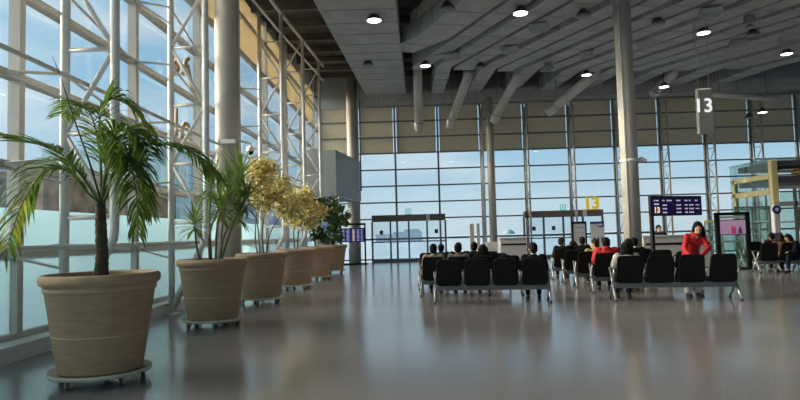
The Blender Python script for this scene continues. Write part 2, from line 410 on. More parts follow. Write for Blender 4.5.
# ---- grey wall box with its soffit
o = obj('wall_box', MB().prism([(-5.1, 27), (-3.64, 27), (-2.95, 31.6), (-5.1, 31.6)], 3.22, 5.35), 'panel'); tag(o, 'grey panelled box projecting from the wall in the far corner', 'wall box', kind='structure')
o = obj('conduit', MB().tube([(-2.88, 31.0, 8.5), (-2.88, 31.0, 3.75), (-3.05, 31.0, 3.7)], .035), 'mullion_dark'); tag(o, 'thin dark pipe dropping beside the grey wall box', 'pipe')

# ---- lattice trusses
def truss_left(y, label, top, far=True):
    t = thing('lattice_truss', label, 'truss', (0, y, 0), group='lattice trusses along the glass wall')
    xa, xb = -4.77, -4.08
    obj('chord', MB().tube([(xa, 0, 0), (xa, 0, top)], .062, 14), 'steel', t)
    obj('chord', MB().tube([(xa + .02, 0, .10), (xb - .02, 0, 1.45), (xb, 0, 1.6), (xb, 0, 1.75), (xb, 0, top)], .062, 14), 'steel', t)
    zs = [1.75 + 1.15 * k for k in range(9)]
    for i, z in enumerate(zs):
        if z > top - .2: break
        obj('strut', MB().tube([(xa, 0, z), (xb, 0, z)], .032, 8), 'steel', t)
        if z + 1.15 < top:
            a, b = ((xa, xb) if i % 2 else (xb, xa))
            obj('diagonal', MB().tube([(a, 0, z), (b, 0, z + 1.15)], .036, 8), 'steel', t)
    for i, z in enumerate((1.28, 2.43, 3.6, 4.75, 5.9)):
        obj('brace', MB().tube([(GX + .1, -.65, z), (xa, 0, z + .12)], .022, 8).tube([(GX + .1, -.65, z), (xa, 0, z - .22)], .018, 8), 'steel', t)
        if far and z + .3 < top: obj('brace', MB().tube([(GX + .1, 2.60, z), (xa, 0, z + .1)], .022, 8), 'steel', t)
    obj('base_plate', MB().box(xa - .12, xa + .12, -.12, .12, 0, .025), 'steel', t)
    return t
for y, top, lb in ((7.97, 7.7, 'white steel lattice truss standing behind the potted palm'), (11.5, 7.95, 'white steel lattice truss beside the spiky dracaena'),
                   (18.2, 8.4, 'white steel lattice truss behind the first yellow-leaved tree'), (21.7, 8.7, 'white steel lattice truss behind the second yellow-leaved tree'),
                   (25.4, 9.0, 'white steel lattice truss in front of the grey wall box')):
    truss_left(y, lb, top, y < 25)
t = thing('head_rail', 'white steel pipe joining the tops of the lattice trusses', 'pipe', (-4.08, 0, 0))
obj('pipe', MB().tube([(0, 11.5, 7.95), (0, 18.2, 8.4), (0, 21.7, 8.7), (0, 25.4, 9.0), (0, 26.6, 9.1)], .055, 10), 'steel', t)
obj('lower_pipe', MB().tube([(0, 11.5, 7.3), (0, 18.2, 7.75), (0, 21.7, 8.05), (0, 25.4, 8.35), (0, 26.6, 8.45)], .035, 8), 'steel', t)
for z, lb in ((3.66, 'upper of two long white pipes running along the lattice trusses at mid height'), (1.36, 'low long white pipe running along the lattice trusses near the floor')):
    o = obj('tie_pipe', MB().tube([(-4.66, BY + 1, z), (-4.66, 26.5, z)], .032, 8), 'steel'); tag(o, lb, 'pipe')
def truss_end(x, k):
    t = thing('lattice_truss', 'slim grey lattice truss at the end wall, %s from the slim column' % ORD[k], 'truss', (x, GY, 0), group='lattice trusses along the end wall')
    ya, yb = -.35, -1.15
    for y in (ya, yb): obj('chord', MB().tube([(0, y, 0), (0, y, 8.0)], .048, 8), 'alu', t)
    for i in range(9):
        z = .3 + i * .86
        obj('strut', MB().tube([(0, ya, z), (0, yb, z)], .022, 6), 'alu', t)
        a, b = (ya, yb) if i % 2 else (yb, ya)
        if z < 7.1: obj('diagonal', MB().tube([(0, a, z), (0, b, z + .86)], .024, 6), 'alu', t)
    for z in (1.2, 3.15, 4.91): obj('bracket', MB().tube([(0, -.14, z), (0, ya, z)], .02, 6), 'alu', t)
for k, x in enumerate(MX[4:12]): truss_end(x, k)

# ------------------------------------------------------------------ ducts
def duct_mesh(path, w, h, lift=0, flange=1.25):
    """rectangular duct along a plan path, its underside on the sloping duct plane"""
    mb = MB(); P = [V((x, y, 0)) for x, y in path]
    def sec(i):
        d0 = (P[i] - P[i - 1]).normalized() if i else (P[1] - P[0]).normalized()
        d1 = (P[i + 1] - P[i]).normalized() if i < len(P) - 1 else d0
        d = (d0 + d1).normalized(); n = V((d.y, -d.x, 0)); k = 1 / max(.5, n.dot(V((d0.y, -d0.x, 0))))
        return n * k
    vs = []
    for i, p in enumerate(P):
        n = sec(i)
        for s, t in ((-1, 0), (1, 0), (1, 1), (-1, 1)):
            q = p + n * s * w / 2; vs.append((q.x, q.y, roofz(q.y) + lift + t * h))
    fs = []
    for i in range(len(P) - 1):
        for k in range(4): fs.append((i * 4 + k, i * 4 + (k + 1) % 4, i * 4 + 4 + (k + 1) % 4, i * 4 + 4 + k))
    fs += [(3, 2, 1, 0), tuple(4 * (len(P) - 1) + k for k in range(4))]
    mb.add(vs, fs)
    mb.cur = 1
    for i in range(len(P) - 1):
        L = (P[i + 1] - P[i]).length; m = int(L / flange)
        d = (P[i + 1] - P[i]).normalized(); n = V((d.y, -d.x, 0))
        for j in range(1, m + 1):
            c = P[i] + d * L * (j - .5) / m if m else P[i]
            vs = []
            for dd in (-.018, .018):
                for s, t in ((-1, 0), (1, 0), (1, 1), (-1, 1)):
                    q = c + d * dd + n * s * (w / 2 + .012); vs.append((q.x, q.y, roofz(q.y) + lift + (t * (h + .024) - .012)))
            mb.add(vs, [(0, 1, 5, 4), (1, 2, 6, 5), (2, 3, 7, 6), (3, 0, 4, 7), (3, 2, 1, 0), (4, 5, 6, 7)])
    return mb
def duct(path, w, h, lift, label):
    o = obj('air_duct', duct_mesh(path, w, h, lift), ['duct', 'duct_dark']); return tag(o, label, 'duct', 'air ducts under the roof')
duct([(-1.42, BY + .3), (-1.42, 29.98)], 2.03, .7, 0, 'widest grey air duct, running straight along the glass wall side')
def bent(c0, c1, turn, near, end):
    c = (c0 + c1) / 2; w = (c1 - c0) * .954 - .26
    f = lambda y: c - .315 * (y - 20)
    pts = [(f(near), near), (f(turn - 1.2), turn - 1.2)]
    X = f(turn); pts += [(f(turn - .5) , turn - .5), (X - .06, turn + .15), (X - .10, turn + .8)]
    if end: pts.append((X - .10, end))
    return pts, max(.6, w)
p, w = bent(-.30, .90, 19.2, -3, None); duct([q for q in p[:3]] + [(-.45, 20.6)], 1.1, .5, .04, 'grey air duct branching into the widest duct')
spec = [(.93, 1.81, 23.2, None, .05), (1.81, 2.73, 23.1, 29.98, 0), (2.73, 3.84, 23.6, None, .05), (3.84, 4.8, 23.8, 29.98, 0), (4.8, 5.75, 24.2, None, .05), (5.75, 6.75, 24.2, 29.98, 0.02),
        (6.75, 7.7, 24.6, None, .05), (7.7, 8.75, 24.6, 29.98, 0), (8.75, 9.75, 25, None, .05), (9.75, 10.8, 25, 29.98, .02), (10.8, 11.8, 25.2, None, .05), (11.8, 12.9, 25.2, 29.98, 0), (12.9, 14.0, 25.4, None, .05), (14.0, 15.2, 25.4, 29.98, 0), (15.2, 16.3, 25.4, None, .05), (16.3, 17.5, 25.4, 29.98, 0)]
for i, (c0, c1, tn, end, lift) in enumerate(spec):
    p, w = bent(c0, c1, tn, -4, end)
    duct(p, w, .72, lift, 'grey slanting air duct, %s out from the widest duct%s' % ((ORD + ['fifteenth', 'sixteenth'])[i], ', bending towards the end wall' if end else ', ending short'))
o = obj('air_duct', duct_mesh([(-2.6, 30.6), (RX, 30.6)], 1.2, .58, -.38, 1.6), ['duct', 'duct_dark']); tag(o, 'long grey cross duct along the top of the end wall', 'duct', 'air ducts under the roof')
o = obj('air_duct', duct_mesh([(.35, 19.6), (3.5, 9.6)], .85, .42, .62, 1.3), ['duct', 'duct_dark']); tag(o, 'short grey duct stub with a round outlet, higher than its neighbours', 'duct', 'air ducts under the roof')

def nozzle(top, bot, r, label, lit=False):
    t = thing('jet_nozzle', label, 'nozzle', top, group='round jet nozzles under the ducts')
    d = V(bot) - V(top)
    obj('pipe', MB().tube([(0, 0, 1.5), (0, 0, .12), d * .06, d * .82], [r, r, r, r * .92], 18), 'nozzle', t)
    obj('outlet', MB().tube([d * .82, d * .84, d * .95, d], [r * .92, r * 1.12, r * .95, r * .72], 18), 'nozzle', t)
    q = d * .45
    obj('hanger', MB().tube([q, (q.x, q.y, .6)], .012, 6).tube([d * .8, (d.x * .8, d.y * .8, .6)], .012, 6), 'mullion_dark', t)
nozzle((.18, 25.6, 8.2), (.17, 27.2, 6.12), .20, 'grey round nozzle pipe hanging almost straight beside the widest duct')
nozzle((2.35, 25.8, 8.2), (1.55, 27.2, 6.22), .20, 'grey round nozzle pipe slanting down, second from the widest duct')
nozzle((4.55, 26.0, 8.2), (3.55, 27.2, 6.42), .20, 'grey round nozzle pipe slanting down in front of the slim column')
nozzle((8.1, 26.4, 8.35), (6.0, 27.2, 6.72), .22, 'long grey round nozzle pipe slanting down beside a lit lamp')
nozzle((11.6, 26.6, 8.3), (10.9, 27.6, 7.5), .20, 'short round nozzle pipe beyond the thick column')

# ------------------------------------------------------------------ lamps under the ducts
def lamp_proto(lit):
    t = thing('pendant_lamp', 'x', 'lamp', group='round lamps under the ducts')
    obj('shade', MB().lathe([(.05, .24), (.06, .22), (.09, .20), (.20, .03), (.21, 0), (.195, 0), (.08, .16), (.03, .17)], 20), 'lampbody', t)
    obj('lens', MB().lathe([(.005, -.006), (.19, .0), (.19, .012), (.005, .02)], 20), 'lampwhite' if lit else 'lampoff', t)
    obj('rod', MB().tube([(0, 0, .22), (0, 0, .9)], .014, 6), 'lampbody', t)
    return t
LIT = [(-1.03, 15.97, 'lit round lamp under the widest duct'), (.45, 22.3, 'lit round lamp beside the widest duct near its bend'), (2.9, 15.8, 'lit round lamp over the front seats at the picture top'),
       (7.35, 25.4, 'lit round lamp beside the long slanting nozzle pipe'), (9.1, 18.7, 'lit round lamp above the hanging number sign'), (13.9, 22.4, 'lit round lamp over the glass vestibule side of the hall'),
       (10.83, 26.0, 'lit round lamp beyond the number sign, under the cross duct'), (16.1, 28.0, 'lowest lit round lamp, in front of the end wall blinds')]
UNL = [(.92, 15.2, 'unlit round lamp on the short duct stub'), (4.7, 16.3, 'unlit round lamp at the picture top before the thick column'), (2.6, 23.0, 'unlit round lamp between the lit bend lamp and the thick column'),
       (7.16, 17.4, 'unlit round lamp just past the thick column'), (-1.67, 21.8, 'unlit round lamp under the widest duct'), (10.9, 19.2, 'unlit round lamp between two lit ones past the number sign'), (15.2, 27.5, 'unlit dark lamp hanging before the end wall blinds')]
pl, pu = None, None
for lit, lst in ((True, LIT), (False, UNL)):
    proto = None
    for x, y, lb in lst:
        z = roofz(y) - .16
        if (x, y) == (16.1, 28.0): z = 6.62
        if (x, y) == (15.2, 27.5): z = 6.3
        if (x, y) == (10.83, 26.0): z = 7.5
        if proto is None:
            proto = lamp_proto(lit); proto.location = (x, y, z); proto['label'] = lb
        else: dup(proto, (x, y, z), 0, lb)
        if lit:
            l = bpy.data.lights.new('lamp_light', 'SPOT'); l.energy = 400; l.spot_size = R_(120); l.spot_blend = .6; l.shadow_soft_size = .18; l.color = (1, .93, .82)
            lo = bpy.data.objects.new('lamp_light', l); COL.objects.link(lo); lo.location = (x, y, z - .03)
for x, y, lb in ((.55, 18.7, 'grey round duct outlet at the end of the short stub'), (5.3, 23.4, 'small grey round outlet under a slanting duct'), (9.9, 17.6, 'round grey outlet near the top corner')):
    t = thing('air_outlet', lb, 'air outlet', (x, y, roofz(y) + (.28 if x < 1 else -.26)), group='round air outlets')
    obj('body', MB().lathe([(.14, .34), (.15, .1), (.22, .06), (.24, 0), (.20, 0), (.06, .04)], 20), 'duct', t)
    obj('cone', MB().lathe([(.12, -.05), (.13, -.04), (.03, .05), (.01, .05)], 16), 'duct_dark', t)


BOXES = [(1.35, 21.2, 'small grey outlet box between the bend lamp and the picture top'), (3.35, 20.4, 'small grey outlet box left of the unlit lamp before the thick column'), (3.75, 17.6, 'small grey outlet box near the picture top beside the unlit lamp'),
         (6.3, 21.6, 'small grey outlet box just before the long slanting nozzle'), (7.9, 20.3, 'small grey outlet box beyond the thick column, low among the ducts'), (8.3, 16.6, 'small grey outlet box near the picture top past the thick column'), (11.2, 20.6, 'small grey outlet box above and beyond the number sign'), (12.6, 20.2, 'small grey outlet box near the lit lamp at the far side')]
t0 = None
for x, y, lb in BOXES:
    z = roofz(y) - .17
    if t0 is None:
        t0 = thing('outlet_box', lb, 'air outlet', (x, y, z), -.3, group='small outlet boxes under the ducts')
        obj('housing', MB().box(-.28, .28, -.2, .2, 0, .165, b=.02), 'duct', t0)
        obj('louvre', MB().box(-.24, .24, -.16, .16, -.02, -.001).box(-.2, -.1, -.17, -.16, .03, .12), 'duct_dark', t0)
        obj('neck', MB().tube([(.12, 0, .16), (.12, 0, .172)], .1, 14), 'duct_dark', t0)
    else: dup(t0, (x, y, z), -.3, lb)
t = thing('roof_pipe', 'pale grey round pipe lying level beyond the number sign, under the cross duct', 'pipe', (13.1, 26.6, 7.25))
obj('pipe', MB().tube([(0, 0, 0), (1.7, .2, -.12), (3.3, .4, -.30)], .13, 16), 'nozzle', t)
obj('end_cap', MB().tube([(3.28, .4, -.298), (3.36, .41, -.307)], .16, 16), 'nozzle', t)
for u in (.4, 2.6): obj('hanger', MB().tube([(u, u * .12, .0), (u, u * .12, 1.2)], .014, 6), 'mullion_dark', t)
# ------------------------------------------------------------------ writing
def text(body, size, m, parent, loc, rot=(R_(90), 0, 0), ext=.004, name='lettering', align='CENTER', bold=0, sx=1):
    c = bpy.data.curves.new(name, 'FONT'); c.body = body; c.size = size; c.extrude = ext; c.align_x = align; c.align_y = 'CENTER'; c.offset = bold
    tmp = bpy.data.objects.new(name, c); COL.objects.link(tmp)
    dg = bpy.context.evaluated_depsgraph_get(); me = bpy.data.meshes.new_from_object(tmp.evaluated_get(dg)); bpy.data.objects.remove(tmp)
    me.materials.clear(); me.materials.append(MATS[m])
    o = bpy.data.objects.new(name, me); COL.objects.link(o); o.parent = parent; o.location = loc; o.rotation_euler = rot; o.scale = (sx, 1, 1)
    return o

# hanging number sign
t = thing('hanging_sign', 'grey hanging sign panel with white number 13', 'sign', (8.66, 18.0, 4.16))
obj('panel', MB().box(-.235, .235, -.07, .07, 0, 1.37, b=.03), 'banner', t)
text('13', .58, 'digit', t, (-.07, -.085, .83), bold=.002, ext=.012)
for x in (-.16, .16): obj('cable', MB().tube([(x, 0, 1.36), (x * 1.1, 0, 3.4)], .011, 6), 'chrome', t)

# ------------------------------------------------------------------ gates in the end wall
def gate(x0, x1, label, num, marks):
    w = x1 - x0; t = thing('gate_door', label, 'gate', (x0, 31.55, 0))
    obj('header', MB().box(0, w, -.2, .2, 2.12, 2.46, b=.015), 'header', t)
    obj('header_joint', MB().box(w * .74, w * .79, -.21, .21, 2.115, 2.465), 'white', t)
    n = 4
    for k in range(n + 1):
        x = w * k / n; obj('jamb' if k in (0, n) else 'stile', MB().box(x - .045, x + .045, -.06, .06, 0, 2.12), 'mullion_dark', t)
    obj('rail', MB().box(0, w, -.03, .03, .0, .12).box(0, w, -.025, .025, 1.02, 1.08), 'mullion_dark', t)
    for k in range(n): obj('door_glass', MB().box(w * k / n + .05, w * (k + 1) / n - .05, -.006, .006, .12, 2.12), 'doorglass', t)
    for k, m in enumerate(marks):
        if m: obj('pictogram', MB().box(w * (k + .5) / n - .09, w * (k + .5) / n + .09, -.014, -.008, 1.45, 1.66), m, t)
    s = thing('exit_sign', 'small green exit sign standing on the header of ' + num, 'sign', (x0 + w * .5, 31.5, 2.47), group='green exit signs')
    obj('frame', MB().box(-.15, .15, -.02, .02, 0, .03).box(-.15, .15, -.02, .02, .27, .30).box(-.15, -.12, -.02, .02, 0, .3).box(.12, .15, -.02, .02, 0, .3), 'exitgreen', s)
    obj('running_figure', MB().box(-.035, -.005, -.012, .012, .07, .17).ball((-.01, 0, .20), .02).box(0, .04, -.012, .012, .12, .14), 'exitgreen', s)
    obj('face', MB().box(-.12, .12, -.008, .008, .03, .27), 'doorglass', s)
    return t
gate(-2.40, 1.45, 'brown-headed glass gate beside the far monitor stand', 'the gate beside the monitor stand', ('pictogram', None, None, 'pictored'))
gate(5.55, 9.62, 'brown-headed glass gate under the yellow number 13', 'the gate with the yellow number', ('pictogram', 'pictogram', None, None))
t = thing('gate_number', 'yellow number 13 standing on the brown gate header', 'sign', (9.07, 31.45, 2.46))
text('13', .84, 'yellow', t, (0, 0, .31), bold=.034, ext=.03, sx=1.0)
obj('foot', MB().box(-.4, .4, -.04, .04, 0, .03), 'yellow', t)

# posters and signs by the gate
t = thing('poster_stand', 'dark-framed notice stand holding a pale sheet beside gate 13', 'stand', (6.92, 26, 0))
obj('frame', MB().box(-.31, -.25, -.03, .03, .5, 1.78).box(.25, .31, -.03, .03, .5, 1.78).box(-.31, .31, -.03, .03, 1.68, 1.78).box(-.31, .31, -.03, .03, .5, .56), 'frameblack', t)
sh = obj('sheet', MB().box(-.25, .25, -.012, .012, .56, 1.68), 'paper', t)
obj('printed_line', MB().box(-.17, .17, -.016, -.011, 1.5, 1.53).box(-.19, .19, -.016, -.011, 1.3, 1.315).box(-.19, .15, -.016, -.011, 1.2, 1.215).box(-.19, .19, -.016, -.011, 1.1, 1.115).box(-.19, .1, -.016, -.011, 1.0, 1.015), 'lampoff', sh)
obj('foot', MB().box(-.3, .3, -.2, .2, 0, .03).box(-.03, .03, -.03, .03, .03, .5), 'frameblack', t)
t = thing('banner_stand', 'white banner stand with a dark blue top and swoosh, beside gate 13', 'stand', (7.69, 26, 0))
p = obj('sheet', MB().box(-.30, .30, -.012, .012, .1, 1.76), 'paper', t)
obj('top_band', MB().box(-.30, .30, -.016, -.011, 1.66, 1.76), 'posterblue', p)
sw = [(-.05 + .33 * k / 10, 1.66 - .20 * math.sin(math.pi * k / 20)) for k in range(11)]; sw = sw + [(.28, 1.66)]
obj('swoosh', MB().prism([(x, z) for x, z in [(-.06, 1.62), (.02, 1.545), (.14, 1.50), (.26, 1.53), (.30, 1.60), (.30, 1.66), (.18, 1.58), (.06, 1.58)]], .012, .018, Matrix.Rotation(R_(90), 4, 'X')), 'posterblue', p)
for k in range(3): obj('printed_figure', MB().box(-.18 + .16 * k, -.10 + .16 * k, -.016, -.011, .92, 1.06).box(-.16 + .16 * k, -.12 + .16 * k, -.016, -.011, 1.06, 1.10), 'posterblue', p)
obj('foot', MB().box(-.32, .32, -.15, .15, 0, .1, b=.02), 'alu', t)

# desks
def desk(x0, x1, y, label):
    t = thing('gate_counter', label, 'counter', ((x0 + x1) / 2, y, 0)); h = (x1 - x0) / 2
    obj('body', MB().box(-h, h, -.35, .35, 0, 1.10, b=.015), 'counter', t)
    obj('dark_band', MB().box(-h + .08, h - .02, -.365, -.35, .80, .88), 'black', t)
    obj('worktop', MB().box(-h - .03, h + .03, -.40, .38, 1.10, 1.15, b=.01), 'counter', t)
    return t
desk(3.75, 4.95, 28, 'pale gate counter with a dark band beside the slim column')
desk(8.0, 10.35, 22, 'pale gate counter with a dark band behind the leaning woman in red')
o = obj('base_box', MB().box(3.2, 3.70, 28.2, 28.8, 0, .95, b=.015), 'counter'); o.name = 'cabinet'; tag(o, 'small pale cabinet at the foot of the slim column', 'cabinet')
for k, x in enumerate((2.55, 2.85)):
    t = thing('barrier_post', 'tall slim grey panel beside the counter near the slim column, %s one' % ('narrow' if k else 'wider'), 'panel', (x, 28.5, 0))
    obj('board', MB().box(-.10 + .03 * k, .10 - .03 * k, -.02, .02, .05, 1.85, b=.008), 'mullion', t)
    obj('foot', MB().box(-.14, .14, -.14, .14, 0, .05), 'mullion_dark', t)

# flight boards and screens
t = thing('flight_board', 'black flight board with purple rows and number 13 above the gate counter', 'display', (7.56, 19.6, 0), R_(22))
obj('housing', MB().box(-.02, 2.14, 0, .12, 1.80, 2.45, b=.01), 'frameblack', t)
obj('screen', MB().box(0.02, 2.10, -.006, .0, 1.84, 2.39), 'screenpurple', t)
obj('post', MB().box(-.02, .08, 0, .1, .0, 1.80), 'frameblack', t)
text('13', .26, 'textorange', t, (.21, -.012, 1.98), bold=.010)
obj('lettering', MB().box(.11, .31, -.010, -.006, 2.16, 2.20), 'textwhite', t)
for z in (2.30, 2.15, 2.03, 1.91):
    mb = MB()
    for x0, w in (((.11, .05), (.19, .12), (.46, .10), (.64, .22), (1.04, .18), (1.40, .12), (1.58, .08), (1.84, .12)) if z > 2.2 else ((.46, .18), (1.04, .20), (1.40, .12), (1.58, .20))):
        n = max(2, int(w / .035))
        for j in range(n): mb.box(x0 + j * w / n, x0 + (j + .62) * w / n, -.010, -.006, z - .024, z + .024 - .01 * (j % 2))
    if 2 < z < 2.2: mb.box(1.86, 2.02, -.010, -.006, z - .012, z + .012)
    obj('lettering', mb, 'textwhite', t)

def screen_stand(label, loc, w, h, z0, z1, scr, rot=0, foot=.02, t_=.07):
    t = thing('screen_stand', label, 'display', loc, rot)
    fr = obj('frame', MB().box(-w / 2, -w / 2 + t_, -.06, .06, 0, h).box(w / 2 - t_, w / 2, -.06, .06, 0, h).box(-w / 2, w / 2, -.06, .06, h - .10, h).box(-w / 2 - .06, w / 2 + .06, -.2, .2, 0, .05), 'frameblack', t)
    obj('screen_housing', MB().box(-w / 2 + t_, w / 2 - t_, -.03, .05, z0 - .03, z1 + .03), 'frameblack', t)
    return t, obj('screen', MB().box(-w / 2 + t_ + .02, w / 2 - t_ - .02, -.036, -.03, z0, z1), scr, t)
t, s = screen_stand('black screen stand with a blue flight list, beyond the last potted plant', (-3.27, 29.98, 0), 1.32, 2.05, 1.14, 1.78, 'screenblue')
for r in range(9):
    z = 1.72 - r * .066; mb = MB()
    for x0, w in ((-.5, .10), (-.30, .14), (.22, .12), (.42, .08)): mb.box(x0, x0 + w, -.040, -.036, z - .008, z + .008)
    obj('lettering', mb, 'textwhite', s)
    obj('lettering', MB().box(.0, .10, -.040, -.036, z - .016, z + .016), 'textorange', s)
t, s = screen_stand('black screen stand showing two figures on pink, beside the woman in red', (10.30, 20.0, 0), 1.10, 1.86, 1.14, 1.60, 'screenpink', t_=.12)
obj('caption_strip', MB().box(-.40, .40, -.034, -.03, 1.66, 1.74), 'paper', t)
obj('figure_shape', MB().box(-.05, .02, -.041, -.037, 1.16, 1.36).box(.03, .10, -.041, -.037, 1.16, 1.33).ball((-.015, -.039, 1.385), .035, .004, .035).ball((.065, -.039, 1.36), .035, .004, .035), 'figured', s)
obj('figure_shape', MB().box(.17, .29, -.041, -.037, 1.16, 1.30).ball((.23, -.039, 1.34), .045, .004, .045), 'figdark', s)
obj('lower_glass', MB().box(-.42, .42, -.006, .006, .05, 1.10), 'vestglass', t)

# glass partition behind the woman
t = thing('glass_partition', 'teal glass partition with a cream header behind the woman in red', 'partition', (13.05, 26, 0))
obj('header', MB().box(-.85, .75, -.06, .06, 1.58, 1.68), 'cream', t)
for x in (-.83, -.1, .72): obj('post', MB().box(x - .03, x + .03, -.04, .04, 0, 1.58), 'alu', t)
for x0, x1 in ((-.8, -.13), (-.07, .69)): obj('pane', MB().box(x0, x1, -.006, .006, .05, 1.58), 'vestglass', t)
obj('rail', MB().box(-.85, .75, -.03, .03, .72, .80), 'alu', t)

# ------------------------------------------------------------------ glass vestibule on the far right
t = thing('glass_vestibule', 'glass vestibule with cream steel frame and dark upper levels', 'vestibule', (16.05, 27.5, 0))
H = 4.40
obj('side_glass', MB().box(-.012, 0, .1, 3.6, .1, H), 'vestglass', t)
obj('front_glass', MB().box(.3, 7.0, -.012, 0, .1, 2.9), 'vestglass', t)
obj('roof_glass', MB().box(-.05, 7.0, -.05, 3.6, H, H + .05), 'vestglass', t)
obj('corner_post', MB().box(-.02, .26, -.04, .24, 2.35, H - .05, b=.02), 'cream', t)
lp = obj('lower_post', MB().box(-.02, .26, -.04, .24, 0, 2.35, b=.02), 'white', t)
em = obj('round_emblem', MB().lathe([(.005, 0), (.20, 0), (.20, .02), (.005, .02)], 24, Matrix.Translation((.10, -.045, 2.1)) @ Matrix.Rotation(R_(90), 4, 'X')), 'emblem', lp)
obj('emblem_ring', MB().lathe([(.05, 0), (.085, 0), (.085, .02), (.05, .02)], 24, Matrix.Translation((.10, -.062, 2.1)) @ Matrix.Rotation(R_(90), 4, 'X')), 'white', em)
obj('blue_band', MB().box(-.03, .27, -.05, .25, .75, 1.05), 'emblem', lp)
for z in (3.62, 2.92): obj('side_beam', MB().box(-.06, .10, .2, 3.5, z - .12, z + .12, b=.02), 'cream', t)
obj('side_post', MB().box(-.06, .10, 3.1, 3.3, 0, 3.7), 'cream', t)
obj('side_rail', MB().box(-.03, .03, .2, 3.6, 1.55, 1.61).box(-.03, .03, .2, 3.6, 1.0, 1.05), 'alu', t)
for y in (1.2, 2.2): obj('side_mullion', MB().box(-.03, .03, y - .03, y + .03, .05, 2.9), 'alu', t)
obj('upper_slab', MB().box(.26, 7, .05, 3.3, 4.05, 4.32), 'balcony', t)
obj('upper_slab', MB().box(.26, 7, .05, 3.3, 3.30, 3.62), 'balcony', t)
obj('slab_edge', MB().box(.26, 7, -.02, .05, 3.02, 3.16), 'panel', t)
obj('slab_edge', MB().box(.26, 7, -.02, .05, 3.74, 3.80), 'cream', t)
obj('hanging_light', MB().box(.5, 1.0, .0, .3, 3.86, 3.92), 'white', t)
obj('golden_fitting', MB().box(1.15, 1.65, .1, .5, 3.66, 3.98, b=.05), 'gold', t)
for x in (.98, 1.9, 3.1): obj('front_post', MB().box(x - .06, x + .06, -.03, .06, 0, 3.02), 'mullion_dark', t)
obj('front_rail', MB().box(.26, 7, -.03, .03, 2.25, 2.45).box(.26, 7, -.03, .03, 1.5, 1.56), 'panel', t)
obj('golden_panel', MB().box(1.15, 1.8, .3, .36, 1.2, 2.2), 'gold', t)
t = thing('glass_gate_panel', 'dark grey glass gate panel beside the vestibule post', 'panel', (14.2, 27.3, 0))
obj('frame', MB().box(-.02, .04, -.04, .04, 0, 2.25).box(1.5, 1.56, -.04, .04, 0, 2.25).box(-.02, 1.56, -.04, .04, 2.2, 2.27).box(-.02, 1.56, -.03, .03, 1.5, 1.55).box(.75, .79, -.03, .03, 0, 2.2), 'mullion_dark', t)
obj('pane', MB().box(.04, .75, -.006, .006, .04, 2.2).box(.79, 1.5, -.006, .006, .04, 2.2), 'vestglass', t)

# ------------------------------------------------------------------ cameras and small fittings
t = thing('security_camera', 'dome security camera hanging on an arm beside the first round column', 'camera', (-4.30, 15.4, 3.72))
obj('arm', MB().tube([(-.16, -.66, .16), (0, 0, .16), (0, 0, .05)], .03, 8), 'white', t)
obj('housing', MB().lathe([(.03, .10), (.10, .06), (.10, -.04), (.095, -.05)], 20), 'white', t)
obj('dome', MB().ball((0, 0, -.05), .085, .085, .09, 16, 10), 'black', t)
o = thing('junction_box', 'pale rectangular box fixed to the first round column', 'box', (-4.50, 14.18, 3.75))
obj('body', MB().box(-.19, .19, -.04, .04, -.05, .05, b=.01), 'white', o); obj('end_cap', MB().box(-.22, -.19, -.045, .045, -.055, .055), 'mullion_dark', o)
t = thing('column_camera', 'white camera on a ring bracket round the thick column', 'camera', (5.55, 15.72, 3.17))
obj('ring_bracket', MB().lathe([(.22, -.04), (.24, -.04), (.24, .04), (.22, .04)], 32), 'white', t)
obj('camera_body', MB().box(.23, .35, -.13, -.01, -.05, .09, b=.03), 'white', t)
obj('lens', MB().tube([(.33, -.08, .01), (.40, -.13, -.01)], .036, 12), 'white', t)
o = obj('conduit', MB().tube([(5.40, 15.53, 0.02), (5.40, 15.53, 7.36)], .014, 8), 'white'); tag(o, 'thin white pipe running up the thick round column', 'pipe')

# brown letter shapes hung on the long glass wall, seen from inside
for k, (y, z, rot) in enumerate(((13.1, 5.0, 0), (13.1, 3.72, 1))):
    t = thing('sign_letter', ('brown sign letter hung high on the glass wall behind the dracaena', 'arch-shaped brown sign letter on the glass wall under the higher one')[k], 'letter', (GX + .18, y, z), group='sign letters on the long glass wall')
    if k == 0:
        obj('stroke', MB().tube([(0, -.25, .05), (0, -.05, .42), (0, .1, .5)], .05, 8), 'potband', t)
        obj('stroke', MB().tube([(0, .0, .35), (0, .35, -.2)], .05, 8), 'potband', t)
        obj('stroke', MB().tube([(0, -.5, .1), (0, -.62, .25), (0, -.75, .1), (0, -.62, -.05), (0, -.5, .1)], .045, 8), 'potband', t)
    else:
        obj('stroke', MB().tube([(0, -.3, -.1), (0, -.3, .12), (0, -.15, .26), (0, .05, .26), (0, .2, .12), (0, .2, -.1)], .045, 8), 'potband', t)
        obj('stroke', MB().tube([(0, -.6, -.1), (0, -.6, .5)], .04, 8), 'potband', t)
    obj('hanger', MB().tube([(-.08, 0, .3), (0, 0, .3)], .02, 6), 'potband', t)

